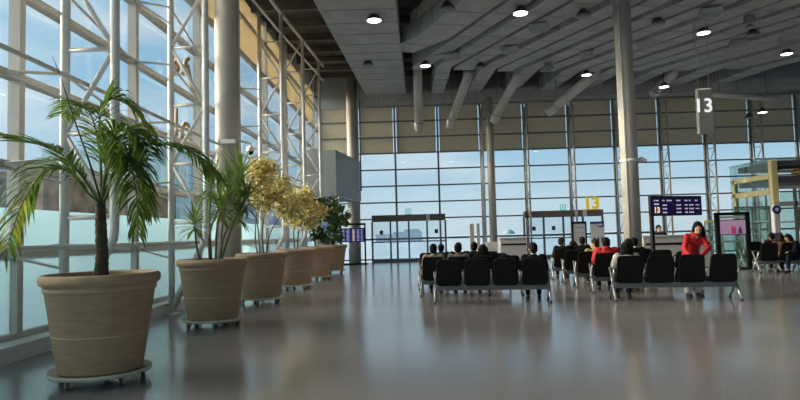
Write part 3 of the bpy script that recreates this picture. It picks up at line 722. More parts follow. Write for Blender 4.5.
# ------------------------------------------------------------------ planters
POTS = [(-3.27, 6.12), (-3.40, 9.85), (-3.46, 13.2), (-3.42, 16.6), (-3.38, 20.0), (-3.34, 23.4)]
PNAME = ['potted_palm', 'potted_dracaena', 'potted_tree', 'potted_tree', 'potted_shrub', 'potted_shrub']
PLAB = ['large palm with drooping fronds in the biggest-looking brown ribbed planter', 'spiky many-headed dracaena in a brown planter behind the palm',
        'taller yellow-leaved tree in a brown planter next to the dracaena', 'lower yellow-leaved tree in the fourth brown planter of the row',
        'sparse dark-leaved shrub in the fifth brown planter of the row', 'dense green shrub in the last planter, beside the monitor stand']
DLAB = ['cream wheeled dolly under the palm planter', 'cream wheeled dolly under the dracaena planter', 'cream wheeled dolly under the taller yellow tree planter',
        'cream wheeled dolly under the lower yellow tree planter', 'cream wheeled dolly under the sparse dark shrub planter', 'cream wheeled dolly under the last planter of the row']
PZ = .118
pot_prof = [(.02, 0), (.385, 0), (.398, .02), (.450, .36), (.512, .79), (.522, .80), (.530, .812), (.530, .83), (.522, .845), (.532, .86), (.562, .88), (.572, .915), (.566, .955), (.540, .975), (.515, .972), (.503, .945), (.485, .88), (.02, .86)]
def planter(root):
    obj('pot', pot_me, 'pot', root, (0, 0, 0)); obj('band', band_me, 'potband', root); obj('soil', soil_me, 'soil', root)
pot_me = MB().lathe(pot_prof, 56).mesh('pot'); band_me = MB().lathe([(.446, .362), (.458, .365), (.458, .377), (.450, .380)], 56).mesh('band')
soil_me = MB().lathe([(.02, .86), (.475, .86), (.47, .90), (.3, .915), (.02, .925)], 32).mesh('soil')
roots = []
def dolly(loc, label, first=[None]):
    if first[0] is None:
        t = thing('plant_dolly', label, 'dolly', loc, .25, group='wheeled dollies under the planters')
        obj('platform', MB().lathe([(.02, .088), (.44, .088), (.48, .092), (.49, .130), (.475, .134), (.465, .116), (.02, .116)], 48), 'dolly', t)
        for k in range(5):
            a = 2 * math.pi * k / 5 + .4; x, y = .40 * math.cos(a), .40 * math.sin(a)
            w = MB(); w.box(x - .03, x + .03, y - .03, y + .03, .076, .089); w.box(x - .032, x - .022, y - .02, y + .03, .03, .085); w.box(x + .022, x + .032, y - .02, y + .03, .03, .085)
            c = obj('caster', w, 'brass', t)
            obj('wheel', MB().tube([(x - .018, y + .012, .038), (x + .018, y + .012, .038)], .038, 16), 'caster', c)
        first[0] = t; return t
    return dup(first[0], loc, .25 + random.random() * 3, label)
random.seed(4)
for i, (x, y) in enumerate(POTS):
    dolly((x, y, 0), DLAB[i])
    r = thing(PNAME[i], PLAB[i], 'potted plant', (x, y, PZ), group='plants in brown planters along the glass wall')
    planter(r); roots.append(r)

def spline(pts, n):
    pts = [V(p) for p in pts]; P = [pts[0] * 2 - pts[1]] + pts + [pts[-1] * 2 - pts[-2]]; out = []
    m = len(pts) - 1
    for i in range(n + 1):
        t = i / n * m; k = min(int(t), m - 1); u = t - k; a, b, c, d = P[k:k + 4]
        out.append(.5 * ((2 * b) + (c - a) * u + (2 * a - 5 * b + 4 * c - d) * u * u + (3 * b - a - 3 * c + d) * u ** 3))
    return out
def blade(mb, p, d, L, w, droop, nseg=4, nrm=None):
    """long narrow leaf, folded a little along its middle, bending under its weight"""
    d = d.normalized(); side = d.cross(V((0, 0, 1)));
    if side.length < .1: side = d.cross(V((1, 0, 0)))
    side.normalize()
    if nrm: side = (side + nrm * random.uniform(-.6, .6)).normalized()
    vs = []; q = p.copy(); dd = d.copy()
    prof = [.5, 1, .95, .65, .06]
    for k in range(nseg + 1):
        ww = w * prof[round(k * 4 / nseg)]
        n = side.cross(dd).normalized()
        vs += [q - side * ww + n * ww * .35, q, q + side * ww + n * ww * .35]
        q = q + dd * (L / nseg); dd = (dd + V((0, 0, -1)) * droop / nseg * (.6 + k * .5)).normalized()
    fs = []
    for k in range(nseg):
        a = k * 3; fs += [(a, a + 1, a + 4, a + 3), (a + 1, a + 2, a + 5, a + 4)]
    mb.add(vs, fs, True)

# --- palm
pr = roots[0]
zc = 1.69
tr = [(0, 0, .88), (.0, 0, 1.0), (.005, .0, 1.15), (-.005, 0, 1.4), (-.01, 0, 1.56), (-.01, 0, zc)]
mb = MB(); pts = spline(tr, 40); mb.tube(pts, [(.074 - .0007 * i) * (1.06 if i % 3 == 0 else .97) * (1.25 if i < 2 else 1) for i in range(41)], 14); obj('trunk', mb, 'trunk', pr)
s = .0105
def L2(px, py, dy=0):
    k = 1 + dy / 6.12
    return V(((px - 98) * s * k - .55 * dy + .0 * k, dy, 1.4 - PZ + (zc - 1.4 + PZ + (205 - py) * s) * k))
FR = [([(98, 207, 0), (84, 194, -.05), (64, 172, -.12), (40, 172, -.18), (18, 202, -.22), (2, 246, -.25)], .46, 1.2),
      ([(96, 205, 0), (76, 174, .0), (50, 150, .05), (26, 142, .1), (-4, 133, .12)], .34, .25),
      ([(98, 203, 0), (97, 165, .08), (96, 120, .15), (106, 101, .2), (126, 108, .25), (146, 130, .3)], .36, 1.0),
      ([(100, 205, 0), (112, 172, -.05), (132, 150, -.1), (160, 148, -.15), (190, 158, -.18), (214, 184, -.2)], .36, 1.0),
      ([(100, 205, 0), (112, 176, -.05), (124, 164, -.1), (132, 192, -.15), (134, 234, -.18)], .38, 1.3),
      ([(100, 205, 0), (114, 172, .1), (128, 160, .2), (140, 180, .28), (146, 214, .3)], .36, 1.2),
      ([(98, 203, 0), (104, 160, -.05), (114, 134, -.1), (132, 136, -.15), (146, 156, -.2)], .36, 1.1),
      ([(100, 203, 0), (105, 165, .05), (110, 140, -.05), (118, 150, -.1), (122, 186, -.15)], .40, 1.3),
      ([(98, 203, 0), (96, 155, .2), (88, 118, .4), (74, 104, .55), (58, 116, .7)], .30, 1.0)]
for fi, (pp, LL, dr) in enumerate(FR):
    pts = spline([L2(*p) for p in pp], 46); mb = MB()
    mb.tube(pts, [.013 * (1 - .8 * i / 46) + .002 for i in range(47)], 6)
    st = 9
    lf = MB()
    for i in range(st, 47):
        u = (i - st) / (46 - st); p = pts[i]; tg = (pts[min(i + 1, 46)] - pts[i - 1]).normalized()
        sd_ = tg.cross(V((0, 0, 1))); sd_ = sd_.normalized() if sd_.length > .15 else V((0, 1, 0))
        ll = LL * (.45 + .75 * math.sin(math.pi * min(1, .12 + .80 * u))) * random.uniform(.85, 1.1)
        for sg in (-1, 1):
            d = sd_ * sg * .75 + tg * .65 + V((random.uniform(-.12, .12), random.uniform(-.12, .12), random.uniform(-.05, .2)))
            lf.cur = 1 if (fi in (0, 2, 1) and u > .72 and random.random() < .6) else 0
            blade(lf, p, d, ll, .0155, dr * random.uniform(.75, 1.25), 4, V((0, 0, 1)))
    f = obj('frond', mb, 'rachis', pr); obj('leaflets', lf, ['palm', 'palm_yellow'], f)
obj('spear_leaf', MB().tube(spline([L2(98, 205), L2(86, 165, -.05), L2(68, 115, -.1), L2(56, 78, -.12), L2(47, 55, -.12)], 24), [.012 - .0004 * i for i in range(25)], 6), 'trunk', pr)

# --- dracaena
dr_ = roots[1]; s2 = .0170
def L3(px, py, dy=0): return V(((px - 210) * s2, dy, 1.4 - PZ + (240.2 - py) * s2))
heads = [((241, 178, -.15), (214, 262), 62, .56), ((207, 184, .1), (208, 262), 54, .54), ((197, 220, -.2), (200, 262), 40, .36), ((224, 206, -.3), (210, 262), 54, .46), ((244, 200, -.1), (218, 262), 50, .46),
         ((222, 186, .25), (214, 262), 50, .50), ((234, 212, .2), (216, 262), 36, .38)]
for hi, (h, b, n, LL) in enumerate(heads):
    top = L3(*h); base = V(((b[0] - 210) * s2, h[2] * .4, .88)); mid = base.lerp(top, .5) + V((random.uniform(-.07, .07), random.uniform(-.05, .05), 0)) - V(((top.x - base.x) * .25, 0, 0))
    pts = spline([base, mid, top], 14); st = obj('stem', MB().tube(pts, [.022 - .0007 * i for i in range(15)], 8), 'stem', dr_)
    lf = MB()
    for k in range(n):
        a = k * 2.39996; el = R_(78 - 112 * (k / n) ** .85) + random.uniform(-.1, .1)
        d = V((math.cos(a) * math.cos(el), math.sin(a) * math.cos(el), math.sin(el)))
        blade(lf, top - V((0, 0, .18 * k / n)), d, LL * random.uniform(.8, 1.1), .020, random.uniform(.5, 1.0) * (.35 + .7 * k / n), 4)
    obj('leaf_rosette', lf, 'drac', st)

# --- leafy crowns
def leafmesh(mb, c, size, bias):
    d = V((random.gauss(0, 1), random.gauss(0, 1), random.gauss(0, .7) - bias)); d.normalize()
    u = d.cross(V((random.gauss(0, 1), random.gauss(0, 1), random.gauss(0, 1)))).normalized(); n = u.cross(d)
    w = size * .28
    mb.add([c, c + d * size * .45 + u * w + n * w * .3, c + d * size, c + d * size * .45 - u * w + n * w * .3], [(0, 1, 2), (0, 2, 3)], True)
def crown(root, blobs, n, size, mats, bias=.4, stems=(), sr=.02, twig='stem'):
    """stems that fork into twigs ending in the leaf clusters"""
    lf = MB(); tw = MB(); tips = []
    for c, r in blobs:
        c = V(c)
        for k in range(max(6, int(26 * r[0] * r[2]))):
            v = V((random.gauss(0, 1), random.gauss(0, 1), random.gauss(0, 1))).normalized() * random.uniform(.35, 1) 
            tips.append((c, c + V((v.x * r[0], v.y * r[1], v.z * r[2]))))
    for st in stems:
        o = obj('stem', MB().tube(spline(st, 10), [sr * (1 - .05 * i) for i in range(11)], 7), twig, root)
    ends = [V(st[-1]) for st in stems]
    for c, p in tips:
        e = min(ends, key=lambda q: (q - c).length); tw.tube(spline([e, e.lerp(p, .5) + V((0, 0, .06)), p], 5), [.007, .006, .005, .004, .003, .002], 4, False)
    obj('twigs', tw, twig, root)
    for k in range(n):
        c, p = random.choice(tips); q = p + V((random.gauss(0, .10), random.gauss(0, .10), random.gauss(0, .09)))
        lf.cur = random.randrange(len(mats)); leafmesh(lf, q, size * random.uniform(.7, 1.25), bias)
    return obj('foliage', lf, mats, root)
random.seed(11)
G3 = ['gold', 'gold_pale', 'gold_green', 'gold_pale']
crown(roots[2], [((.05, 0, 2.60), (.52, .45, .34)), ((.45, -.1, 2.30), (.46, .42, .42)), ((-.05, .1, 2.82), (.30, .3, .2)), ((.55, 0, 1.85), (.36, .35, .36)), ((.05, 0, 2.2), (.3, .4, .3))], 3400, .095, G3, .4,
      [[(-.08, 0, .88), (-.14, 0, 1.3), (-.10, 0, 1.9), (-.02, 0, 2.45)], [(.05, .05, .88), (.0, .05, 1.4), (.12, .0, 2.0), (.35, -.05, 2.3)], [(-.02, -.06, .88), (-.05, -.05, 1.4), (-.1, 0, 1.9), (.15, 0, 2.5)], [(.1, -.02, .88), (.16, 0, 1.3), (.3, 0, 1.6), (.5, 0, 1.85)]], .018)
crown(roots[3], [((.05, 0, 2.40), (.48, .42, .34)), ((.42, 0, 2.18), (.46, .4, .38)), ((.30, -.1, 1.80), (.46, .35, .30)), ((-.1, 0, 2.0), (.3, .3, .3))], 2900, .105, G3, .4,
      [[(0, 0, .88), (-.03, 0, 1.4), (.02, 0, 1.9), (.05, 0, 2.3)], [(.06, 0, .88), (.12, 0, 1.5), (.3, 0, 1.9), (.4, 0, 2.1)]], .022)
crown(roots[4], [((.20, 0, 2.60), (.52, .35, .26)), ((-.1, 0, 2.15), (.35, .3, .36)), ((.05, 0, 1.5), (.35, .25, .40)), ((.4, 0, 2.2), (.3, .3, .3))], 650, .18, ['darkleaf'], .9,
      [[(-.05, 0, .88), (-.1, 0, 1.4), (-.08, 0, 2.0), (.05, 0, 2.4)], [(.06, 0, .88), (.05, 0, 1.2), (.15, 0, 1.9), (.2, 0, 2.4)]], .025)
crown(roots[5], [((.22, 0, 2.40), (.42, .4, .55)), ((-.10, 0, 2.1), (.48, .4, .45)), ((.25, 0, 1.6), (.50, .4, .50)), ((-.1, 0, 1.3), (.45, .4, .40))], 850, .18, ['greenleaf', 'darkleaf', 'greenleaf'], .6,
      [[(-.05, 0, .88), (-.08, 0, 1.4), (-.1, 0, 2.0)], [(.06, 0, .88), (.1, 0, 1.4), (.15, 0, 2.2)]], .03)

# ------------------------------------------------------------------ beam seating
PITCH = .57
def slab(mb, w0, w1, y0, z0, y1, z1, th, n=5, r=.07):
    """rounded upholstered panel from lower edge (y0, z0) to upper edge (y1, z1)"""
    a = V((0, y0, z0)); b = V((0, y1, z1)); d = (b - a); L = d.length; d.normalize(); nn = V((1, 0, 0)).cross(d)
    out = []
    def arc(cx, cy, a0): return [(cx + r * math.cos(a0 + k * math.pi / 2 / n), cy + r * math.sin(a0 + k * math.pi / 2 / n)) for k in range(n + 1)]
    out = arc(w1 / 2 - r, L - r, 0) + arc(-w1 / 2 + r, L - r, math.pi / 2) + arc(-w0 / 2 + r, r, math.pi) + arc(w0 / 2 - r, r, 1.5 * math.pi)
    m = len(out); cx, cy = 0, L / 2; vs = []
    for t, k in ((-th / 2, .90), (-th / 2 + .012, 1), (th / 2 - .012, 1), (th / 2, .90)):
        for x, y in out:
            xx = cx + (x - cx) * (1 - (1 - k) * .35); yy = cy + (y - cy) * (1 - (1 - k) * .35); p = a + V((1, 0, 0)) * xx + d * yy + nn * t; vs.append(p)
    fs = [tuple(range(m - 1, -1, -1)), tuple(range(3 * m, 4 * m))]
    for q in range(3):
        for k in range(m): fs.append((q * m + k, q * m + (k + 1) % m, (q + 1) * m + (k + 1) % m, (q + 1) * m + k))
    return mb.add(vs, fs, False)
def sh(mb, x):
    mb.v = [(p[0] + x, p[1], p[2]) for p in mb.v]; return mb
def bench(label, loc, rotz, n=4, legs='ends'):
    t = thing('beam_seat_row', label, 'bench', loc, rotz, group='rows of black airport seats')
    w = n * PITCH; X0 = -w / 2
    obj('beam', MB().box(X0 - .02, X0 + w + .02, -.10, -.02, .24, .33, b=.01).box(X0 + .02, X0 + w - .02, -.19, .12, .315, .345), 'beam', t)
    for i in range(n):
        x = X0 + (i + .5) * PITCH
        obj('seat', sh(slab(MB(), .49, .47, -.20, .385, .24, .405, .055), x), 'seatblack', t)
        obj('backrest', sh(slab(MB(), .51, .465, -.215, .345, -.325, .885, .045, r=.08), x), 'seatblack', t)
    for i in range(n + 1):
        x = X0 + i * PITCH
        ar = obj('armrest', MB().tube([(x, -.06, .29), (x, -.12, .42), (x, -.27, .63)], .018, 8).tube([(x, -.06, .29), (x, .02, .42), (x, .19, .63)], .018, 8), 'chrome', t)
        obj('arm_pad', MB().box(x - .022, x + .022, -.29, .21, .625, .643, b=.006), 'rubber', ar)
        if legs == 'all' or i in (0, n):
            lg = obj('leg', MB().tube([(x, -.06, .32), (x, -.17, .20), (x, -.31, .03)], [.03, .026, .02], 10).tube([(x, -.06, .32), (x, .07, .20), (x, .26, .03)], [.03, .026, .02], 10), 'chrome', t)
            for y in (-.31, .26): obj('foot_pad', MB().lathe([(.03, 0), (.032, .012), (.018, .035)], 12, Matrix.Translation((x, y, 0))), 'rubber', lg)
    return t
RZ = R_(-6.8)
B = {}
B['L1'] = ((1.47, 12.36, 0), RZ, 'ends', 'front row of black seats facing away, on the planter side')
B['L2'] = ((1.20, 13.90, 0), RZ, 'ends', 'second row of black seats holding people in beige and grey jackets')
B['L3'] = ((1.17, 15.55, 0), RZ, 'ends', 'third row of black seats on the planter side')
B['L4'] = ((1.15, 17.1, 0), RZ, 'ends', 'last row of black seats on the planter side')
B['R1'] = ((4.97, 12.02, 0), RZ, 'ends', 'front row of black seats in front of the woman in red')
B['R2'] = ((5.05, 13.75, 0), RZ, 'ends', 'black seat row where the person in the red hoodie sits')
B['R3'] = ((5.02, 15.05, 0), RZ, 'ends', 'black seat row behind the red hoodie, third from the viewer')
B['R4'] = ((5.02, 16.3, 0), RZ, 'ends', 'black seat row fourth from the viewer beside the thick column')
B['R5'] = ((5.02, 17.6, 0), RZ, 'ends', 'last black seat row before the thick column')
B['F1'] = ((11.25, 18.3, 0), RZ, 'all', 'black seat row at the picture edge with a leaning person')
B['F2'] = ((11.9, 20.3, 0), RZ, 'all', 'black seat row behind the leaning person at the picture edge')
for k, (loc, rz, lg, lb) in B.items(): bench(lb, loc, rz, 4, lg)
def seat_at(k, i, dy=0):
    loc, rz, _, _ = B[k]; x = (i - 1.5) * PITCH; y = -.06 + dy
    return (loc[0] + x * math.cos(rz) - y * math.sin(rz), loc[1] + x * math.sin(rz) + y * math.cos(rz), 0)

# ------------------------------------------------------------------ people
def remesh(mb, vox, name, sm=0):
    tmp = bpy.data.objects.new('tmp', mb.mesh('tmp')); COL.objects.link(tmp)
    r = tmp.modifiers.new('r', 'REMESH'); r.mode = 'VOXEL'; r.voxel_size = vox; r.use_smooth_shade = True
    if sm: q = tmp.modifiers.new('s', 'SMOOTH'); q.iterations = sm; q.factor = .5
    dg = bpy.context.evaluated_depsgraph_get(); me = bpy.data.meshes.new_from_object(tmp.evaluated_get(dg)); me.name = name
    old = tmp.data; bpy.data.objects.remove(tmp); bpy.data.meshes.remove(old); return me
def hand(mb, wrist, fwd, palm_n, sc, side):
    """palm, four bent fingers of different lengths and a thumb leaving the side of the palm"""
    f = V(fwd).normalized(); n = V(palm_n); n = (n - f * n.dot(f)).normalized(); s = f.cross(n) * side
    w = V(wrist)
    M3 = Matrix((s, f, n)).transposed().to_4x4()
    mb.ball(w + f * .045 * sc, .040 * sc, .052 * sc, .017 * sc, 10, 8, M3)
    for k, (o, l) in enumerate(((-.028, .068), (-.009, .076), (.010, .072), (.028, .056))):
        a = w + s * o * sc + f * .082 * sc; b = a + (f * .9 + n * .25) * l * .45 * sc; c = b + (f * .65 + n * .75) * l * .35 * sc; d = c + (f * .3 + n) * l * .25 * sc
        mb.tube([a - f * .02 * sc, a, b, c, d], [.0095 * sc, .0098 * sc, .0092 * sc, .0085 * sc, .006 * sc], 7)
    a = w - s * .030 * sc + f * .025 * sc; b = a + (f * .6 - s * .6 + n * .2) * .035 * sc; c = b + (f * .9 + n * .35) * .03 * sc
    mb.tube([w - s * .01 * sc + f * .015 * sc, a, b, c], [.013 * sc, .0125 * sc, .0105 * sc, .008 * sc], 7)
POSE = {}
def sit(slump=0, lean=0):
    return dict(pelvis=(0, 0, .53), waist=(0, -.02 + lean * .25, .68), chest=(0, lean * .8, .86 - slump * .3 - lean * .15), neck=(0, .0 + lean * 1.25, .99 - slump - lean * .35), head=(0, .025 + lean * 1.5 + slump * .3, 1.125 - slump * 1.2 - lean * .45),
                sh=(.175, lean, .935 - slump - lean * .25), el=(.235, .06 + lean * 1.3, .70 - lean * .15), wr=(.11, .30 + lean * .5, .635), hip=(.09, .02, .52), kn=(.12, .44, .50), an=(.12, .46, .09), toe=(.13, .60, .035))
def person(label, loc, rotz, P, jacket='blackcloth', trousers='navycloth', hair='short', haircol='hair', scale=.96, yaw=0, pitch=0, hood=False, asym=None, name='person', scarf=None, bulk=.028, hs=1, wide=0):
    t = thing(name, label, 'person', loc, rotz)
    p = {k: V(v) * scale for k, v in P.items()}; sc = scale; hz = scale * 1.09
    L = lambda k, s: V((p[k].x * s, p[k].y, p[k].z))
    J = {}
    for s in (-1, 1):
        for k in ('sh', 'el', 'wr', 'hip', 'kn', 'an', 'toe'): J[k, s] = L(k, s)
    if asym:
        for k, v in asym.items(): J[k] = V(v) * scale
    fwd = Matrix.Rotation(yaw, 4, 'Z') @ Matrix.Rotation(-pitch, 4, 'X')
    hc = p['head']
    # body, one surface
    b = MB()
    up_ = (p['neck'] - p['chest']).normalized()
    def torso(mb, g):
        mb.loft([(p['pelvis'] - V((0, 0, .09 * sc)), (.10 + g) * sc, (.09 + g) * sc), (p['pelvis'], (.165 + g) * sc, (.115 + g) * sc), (p['waist'], (.145 + g) * sc, (.10 + g) * sc), (p['chest'], (.175 + g) * sc, (.115 + g) * sc),
                 (p['chest'].lerp(p['neck'], .62), (.165 + g) * sc, (.085 + g) * sc), (p['chest'].lerp(p['neck'], .95), (.07 + g) * sc, (.06 + g) * sc), (p['neck'] + up_ * .01, (.045 + g * .5) * sc, (.045 + g * .5) * sc)], 16)
    torso(b, 0)
    b.limb(p['neck'] - up_ * .03 * sc, hc - fwd @ V((0, .02, .03)) * sc, .055 * sc, .052 * sc)
    b.ball(hc + fwd @ V((0, -.008, .02)) * hz, .076 * hz, .096 * hz, .098 * hz, 16, 12, fwd)
    b.ball(hc + fwd @ V((0, .030, -.055)) * hz, .056 * hz, .060 * hz, .062 * hz, 12, 10, fwd)
    b.limb(hc + fwd @ V((0, .085, .012)) * hz, hc + fwd @ V((0, .108, -.022)) * hz, .010 * hz, .015 * hz, 8)
    for s in (-1, 1): b.ball(hc + fwd @ V((.078 * s, -.005, -.005)) * hz, .011 * hz, .02 * hz, .03 * hz, 8, 6, fwd)
    b.limb(hc + fwd @ V((-.02, .088, -.058)) * hz, hc + fwd @ V((.02, .088, -.058)) * hz, .009 * hz, .009 * hz, 6)
    for s in (-1, 1):
        b.limb(J['sh', s], J['el', s], .048 * sc, .038 * sc); b.limb(J['el', s], J['wr', s], .038 * sc, .026 * sc)
        d = J['wr', s] - J['el', s]; hand(b, J['wr', s], d, V((-.3 * s, 0, -1)), sc, s)
        b.limb(J['hip', s], J['kn', s], .082 * sc, .056 * sc); b.limb(J['kn', s], J['an', s], .054 * sc, .036 * sc); b.limb(J['an', s], J['toe', s], .036 * sc, .026 * sc)
    obj('body', remesh(b, .0105, 'body', 1), 'skin', t)
    # clothing
    j = MB(); torso(j, .018 + bulk)
    for s in (-1, 1):
        j.limb(J['sh', s], J['el', s], (.066 + bulk) * sc, (.054 + bulk) * sc); j.limb(J['el', s], J['el', s].lerp(J['wr', s], .88), .054 * sc, .042 * sc)
    j.tube([p['neck'] + up_ * .03 * sc, p['neck'] - up_ * .02 * sc], [.066 * sc, .085 * sc], 14)
    if hood: j.ball(p['neck'] + V((0, -.07, .0)) * sc, .11 * sc, .07 * sc, .07 * sc)
    obj('jacket', remesh(j, .014, 'jacket', 2), jacket, t)
    if name == 'woman': obj('collar', MB().loft([(p['neck'] + up_ * .005, .058, .05), (p['neck'] + V((0, .035, -.055)), .045, .03), (p['neck'] + V((0, .045, -.11)), .012, .012)], 12), 'skin', t)
    if scarf: obj('collar', MB().tube([p['neck'] + up_ * .055 * sc, p['neck'] - up_ * .01 * sc, p['neck'] + V((0, .06, -.08)) * sc], [.064 * sc, .092 * sc, .05 * sc], 14), scarf, t)
    q = MB()
    q.ball(p['pelvis'], .182 * sc, .135 * sc, .118 * sc, 16, 10)
    for s in (-1, 1): q.limb(J['hip', s], J['kn', s], .098 * sc, (.070 + wide * .6) * sc); q.limb(J['kn', s], J['kn', s].lerp(J['an', s], .92 if wide else .9), (.068 + wide * .7) * sc, (.054 + wide) * sc)
    obj('trousers', remesh(q, .014, 'trousers', 2), trousers, t)
    for s in (-1, 1):
        d = (J['toe', s] - J['an', s]); d.z = 0; d.normalize(); a = V((J['an', s].x, J['an', s].y, 0))
        m3 = Matrix((V((d.y, -d.x, 0)), d, V((0, 0, 1)))).transposed().to_4x4()
        k = MB(); k.loft([(a - d * .075 * sc + V((0, 0, .045)), .03, .04), (a - d * .03 * sc + V((0, 0, .05)), .042, .05), (a + d * .06 * sc + V((0, 0, .04)), .045, .04), (a + d * .14 * sc + V((0, 0, .032)), .045, .032), (a + d * .195 * sc + V((0, 0, .022)), .028, .02)], 12)
        obj('shoe', k, 'shoe', t)
    # hair
    h = MB()
    h.ball(hc + fwd @ V((0, -.020, .034)) * hz, .087 * hz, .100 * hz, .098 * hz, 16, 12, fwd)
    h.ball(hc + fwd @ V((0, -.050, -.02)) * hz, .080 * hz, .066 * hz, .075 * hz, 14, 10, fwd)
    if hair in ('long', 'bob', 'side'):
        e = -.30 if hair != 'bob' else -.13
        back = hc + fwd @ V((0, -.065, 0)) * sc
        drop = fwd @ V((0, -.04, e)) * sc
        hw = 1.35 if hair == 'long' else 1
        h.loft([(back + V((0, 0, .06)), .085 * sc * hw, .05 * sc), (back + fwd @ V((0, -.02, -.08)) * sc, .10 * sc * hw, .055 * sc), (back + drop, .085 * sc * hw, .035 * sc)], 14)
        for s in (-1, 1):
            a = hc + fwd @ V((.078 * s, -.01, .03)) * sc
            if hair == 'side' and s == hs: 
                h.loft([(a, .035 * sc, .06 * sc), (a + fwd @ V((.025 * s, -.01, -.12)) * sc, .045 * sc, .055 * sc), (a + fwd @ V((.05 * s, -.03, -.30)) * sc, .03 * sc, .04 * sc)], 12)
            elif hair == 'side': h.loft([(a, .022 * sc, .05 * sc), (a + fwd @ V((.012 * s, -.012, -.08)) * sc, .024 * sc, .045 * sc), (a + fwd @ V((.01 * s, -.04, -.17)) * sc, .016 * sc, .03 * sc)], 12)
            else: h.loft([(a, .022 * sc, .055 * sc), (a + V((.008 * s, 0, -.12)) * sc, .026 * sc, .05 * sc), (a + V((0, -.03, e * .8)) * sc, .018 * sc, .03 * sc)], 12)
    obj('hair', remesh(h, .012, 'hair', 1), haircol, t)
    for s in (-1, 1): obj('eye', MB().ball(hc + fwd @ V((.031 * s, .079, .012)) * hz, .0095 * hz, .006 * hz, .007 * hz, 8, 6, fwd), 'eye', t)
    return t

def seated(k, i, label, dy=0, dx=0, turn=0, **kw):
    x, y, z = seat_at(k, i, dy); P = kw.pop('P', None) or sit(.03)
    return person(label, (x + dx, y, 0), B[k][1] + turn, P, **kw)
seated('L1', 3, 'person with short black hair and black jacket in the front seats, seen from behind', yaw=.1, pitch=.25, jacket='blackcloth')
seated('L2', 0, 'person in a beige jacket in the second row, nearest the planters', jacket='beigecloth', pitch=.1)
seated('L2', 1, 'person in a grey-brown jacket sitting beside the beige jacket', jacket='greycloth', pitch=.2)
seated('L2', 2, 'long-haired person in dark clothes sitting beside the grey-brown jacket', hair='long', jacket='blackcloth', P=sit(.06))
seated('L3', 1, 'dark-haired person in black in the third row behind the grey-brown jacket', dx=.15)
seated('L3', 2, 'person in black in the third row before the slim grey panels', dx=-.02)
seated('L4', 0, 'small-looking dark figure in the last row on the planter side', dx=.35, P=sit(.08), jacket='navycloth')
seated('R2', 0, 'person in a bright red hoodie seen from behind', dx=.07, jacket='red', hood=True, bulk=.05, scale=1.0)
seated('R1', 0, 'long-haired person with pale sleeves in the front row beside the red hoodie', hair='long', jacket='palecloth', P=sit(.05), haircol='hair')
seated('R2', 1, 'brown-haired person between the red hoodie and the pale sleeves', dx=-.02, hair='bob', haircol='hairbrown', jacket='blackcloth', P=sit(.02))
seated('R3', 2, 'person in a dark jacket with pale collar in front of the thick column', dx=.02, jacket='blackcloth', scarf='whitecloth', P=sit(.02), yaw=-.3)
seated('R3', 0, 'person in an olive jacket looking sideways behind the red hoodie', dx=.22, jacket='olive', yaw=1.2, haircol='hairbrown')
seated('R5', 0, 'person in black in the last row looking sideways, before gate 13', dx=.02, yaw=-.9, haircol='hairbrown', P=sit(.0))
seated('R5', 0, 'pale-faced person between two others in the last row before gate 13', dx=.32, dy=.02, yaw=1.1, hair='bob', P=sit(.03), scale=.9, haircol='hairbrown')
seated('R5', 1, 'person in dark clothes in the last row beside the notice stand', dx=.02, P=sit(-.01))
seated('F1', 1, 'person in a brown jacket seated near the vestibule post', dx=-.15, jacket='browncloth', P=sit(.05), hair='bob', haircol='hairbrown')
seated('F1', 2, 'person leaning forward with a white collar at the picture edge', dx=-.3, turn=1.9, jacket='blackcloth', scarf='whitecloth', P=sit(.0, .18), yaw=.2, pitch=.55, hair='bob', haircol='hairbrown')
seated('F2', 1, 'person in a maroon jacket in the row behind the brown jacket', dx=.1, jacket='maroon', P=sit(.04))
person('staff member in dark uniform behind the gate counter under the flight board', (9.0, 22.75, 0), R_(170), {k: (v[0], v[1], v[2] + (.15 if k not in ('an', 'toe') else 0)) for k, v in sit(0).items()}, jacket='navycloth', scale=1.08, yaw=.2)
LEAN = dict(pelvis=(0, -.06, .89), waist=(0, .02, 1.04), chest=(0, .13, 1.20), neck=(0, .22, 1.345), head=(-.02, .31, 1.455), sh=(.17, .17, 1.28), el=(.30, .33, .98), wr=(.14, .52, .83), hip=(.09, -.04, .86), kn=(.10, .01, .47), an=(.11, -.02, .09), toe=(.12, .12, .035))
person('woman in a red shirt and white trousers leaning over a black seat', (5.57, 12.46, 0), R_(180), LEAN, jacket='red', trousers='whitecloth', hair='side', scale=.95, yaw=-.30, pitch=.48, hs=-1, name='woman',
       bulk=.0, wide=.025, asym={('el', 1): (.27, .28, 1.03), ('wr', 1): (.20, .46, .84), ('el', -1): (-.22, .30, 1.02), ('wr', -1): (.03, .50, .87), ('sh', 1): (.155, .17, 1.29), ('sh', -1): (-.16, .17, 1.27)}).name = 'person'
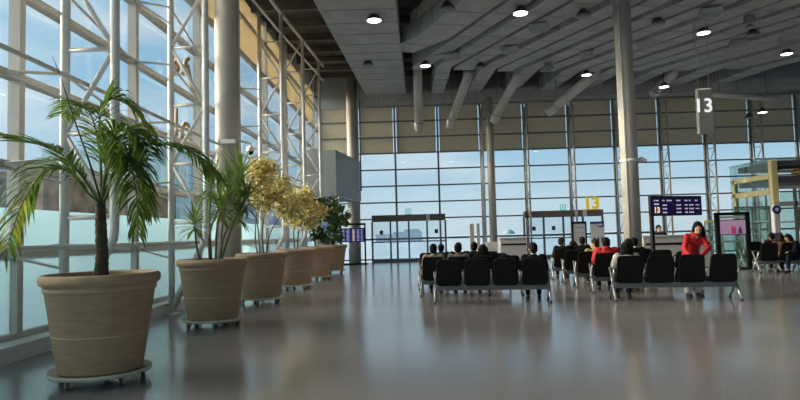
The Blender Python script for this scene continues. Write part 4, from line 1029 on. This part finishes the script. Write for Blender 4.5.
# bag on the seat
bx, by, _ = seat_at('R1', 2)
t = thing('shoulder_bag', 'black bag on the seat under the hands of the woman in red', 'bag', (bx - .13, by + .10, .44), .2)
obj('body', MB().loft([((0, 0, 0), .16, .08), ((0, 0, .03), .20, .10), ((0, 0, .22), .17, .07), ((0, 0, .30), .13, .03)], 16), 'blackcloth', t)
obj('strap', MB().tube([(-.12, 0, .28), (-.10, .02, .40), (0, .03, .44), (.10, .02, .40), (.12, 0, .28)], .012, 8), 'black', t)
for k, (kk, i, lb) in enumerate((('L1', 2, 'dark bag slung over the third front seat on the planter side'),)):
    x, y, _ = seat_at(kk, i)
    t = thing('backpack', lb, 'bag', (x, y + .02, .44))
    obj('body', MB().loft([((0, 0, 0), .15, .10), ((0, 0, .05), .18, .12), ((0, 0, .38), .16, .10), ((0, -.02, .50), .10, .06)], 16), 'blackcloth', t)
    obj('pocket', MB().loft([((0, .10, .05), .12, .04), ((0, .11, .12), .13, .05), ((0, .10, .25), .11, .03)], 12), 'navycloth', t)

# ------------------------------------------------------------------ outside
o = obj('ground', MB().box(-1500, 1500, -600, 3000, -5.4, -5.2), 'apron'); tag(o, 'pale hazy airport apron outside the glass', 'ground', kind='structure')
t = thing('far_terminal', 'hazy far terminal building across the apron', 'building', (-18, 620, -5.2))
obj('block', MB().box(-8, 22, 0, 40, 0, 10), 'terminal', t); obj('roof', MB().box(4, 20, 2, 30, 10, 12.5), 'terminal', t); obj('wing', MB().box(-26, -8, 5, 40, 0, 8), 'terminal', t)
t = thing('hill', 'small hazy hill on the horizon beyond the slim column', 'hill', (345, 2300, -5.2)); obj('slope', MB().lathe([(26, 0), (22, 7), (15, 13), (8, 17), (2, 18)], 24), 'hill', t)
t = thing('outside_wall', 'grey building seen low through the first bays of the glass wall', 'building', (-10.5, 10, -5)); obj('facade', MB().box(-.5, 0, -6, 5.6, 0, 8.0), 'outgrey', t); obj('coping', MB().box(-.6, .1, -6, 5.7, 8.0, 8.12), 'outgrey', t)
t = thing('stone_building', 'brown stone-clad building seen through the glass behind the palm', 'building', (-12.2, 22, -5)); obj('facade', MB().box(-6, 0, -2.8, 8.0, 0, 8.8), 'stone', t); obj('coping', MB().box(-6.1, .1, -2.9, 8.1, 8.8, 9.05), 'outgrey', t)
t = thing('glass_tower', 'teal glazed building seen through the glass beside the dracaena', 'building', (-15, 36, -5)); obj('facade', MB().box(-8, 0, 0, 14, 0, 12.2), 'tower', t)
for k in range(12): obj('fin', MB().box(0, .08, k * 1.2 - .05, k * 1.2 + .05, 0, 12.2), 'towerfin', t)
for k in range(4): obj('floor_band', MB().box(0, .05, 0, 14, 2.5 + 3 * k, 2.75 + 3 * k), 'towerfin', t)
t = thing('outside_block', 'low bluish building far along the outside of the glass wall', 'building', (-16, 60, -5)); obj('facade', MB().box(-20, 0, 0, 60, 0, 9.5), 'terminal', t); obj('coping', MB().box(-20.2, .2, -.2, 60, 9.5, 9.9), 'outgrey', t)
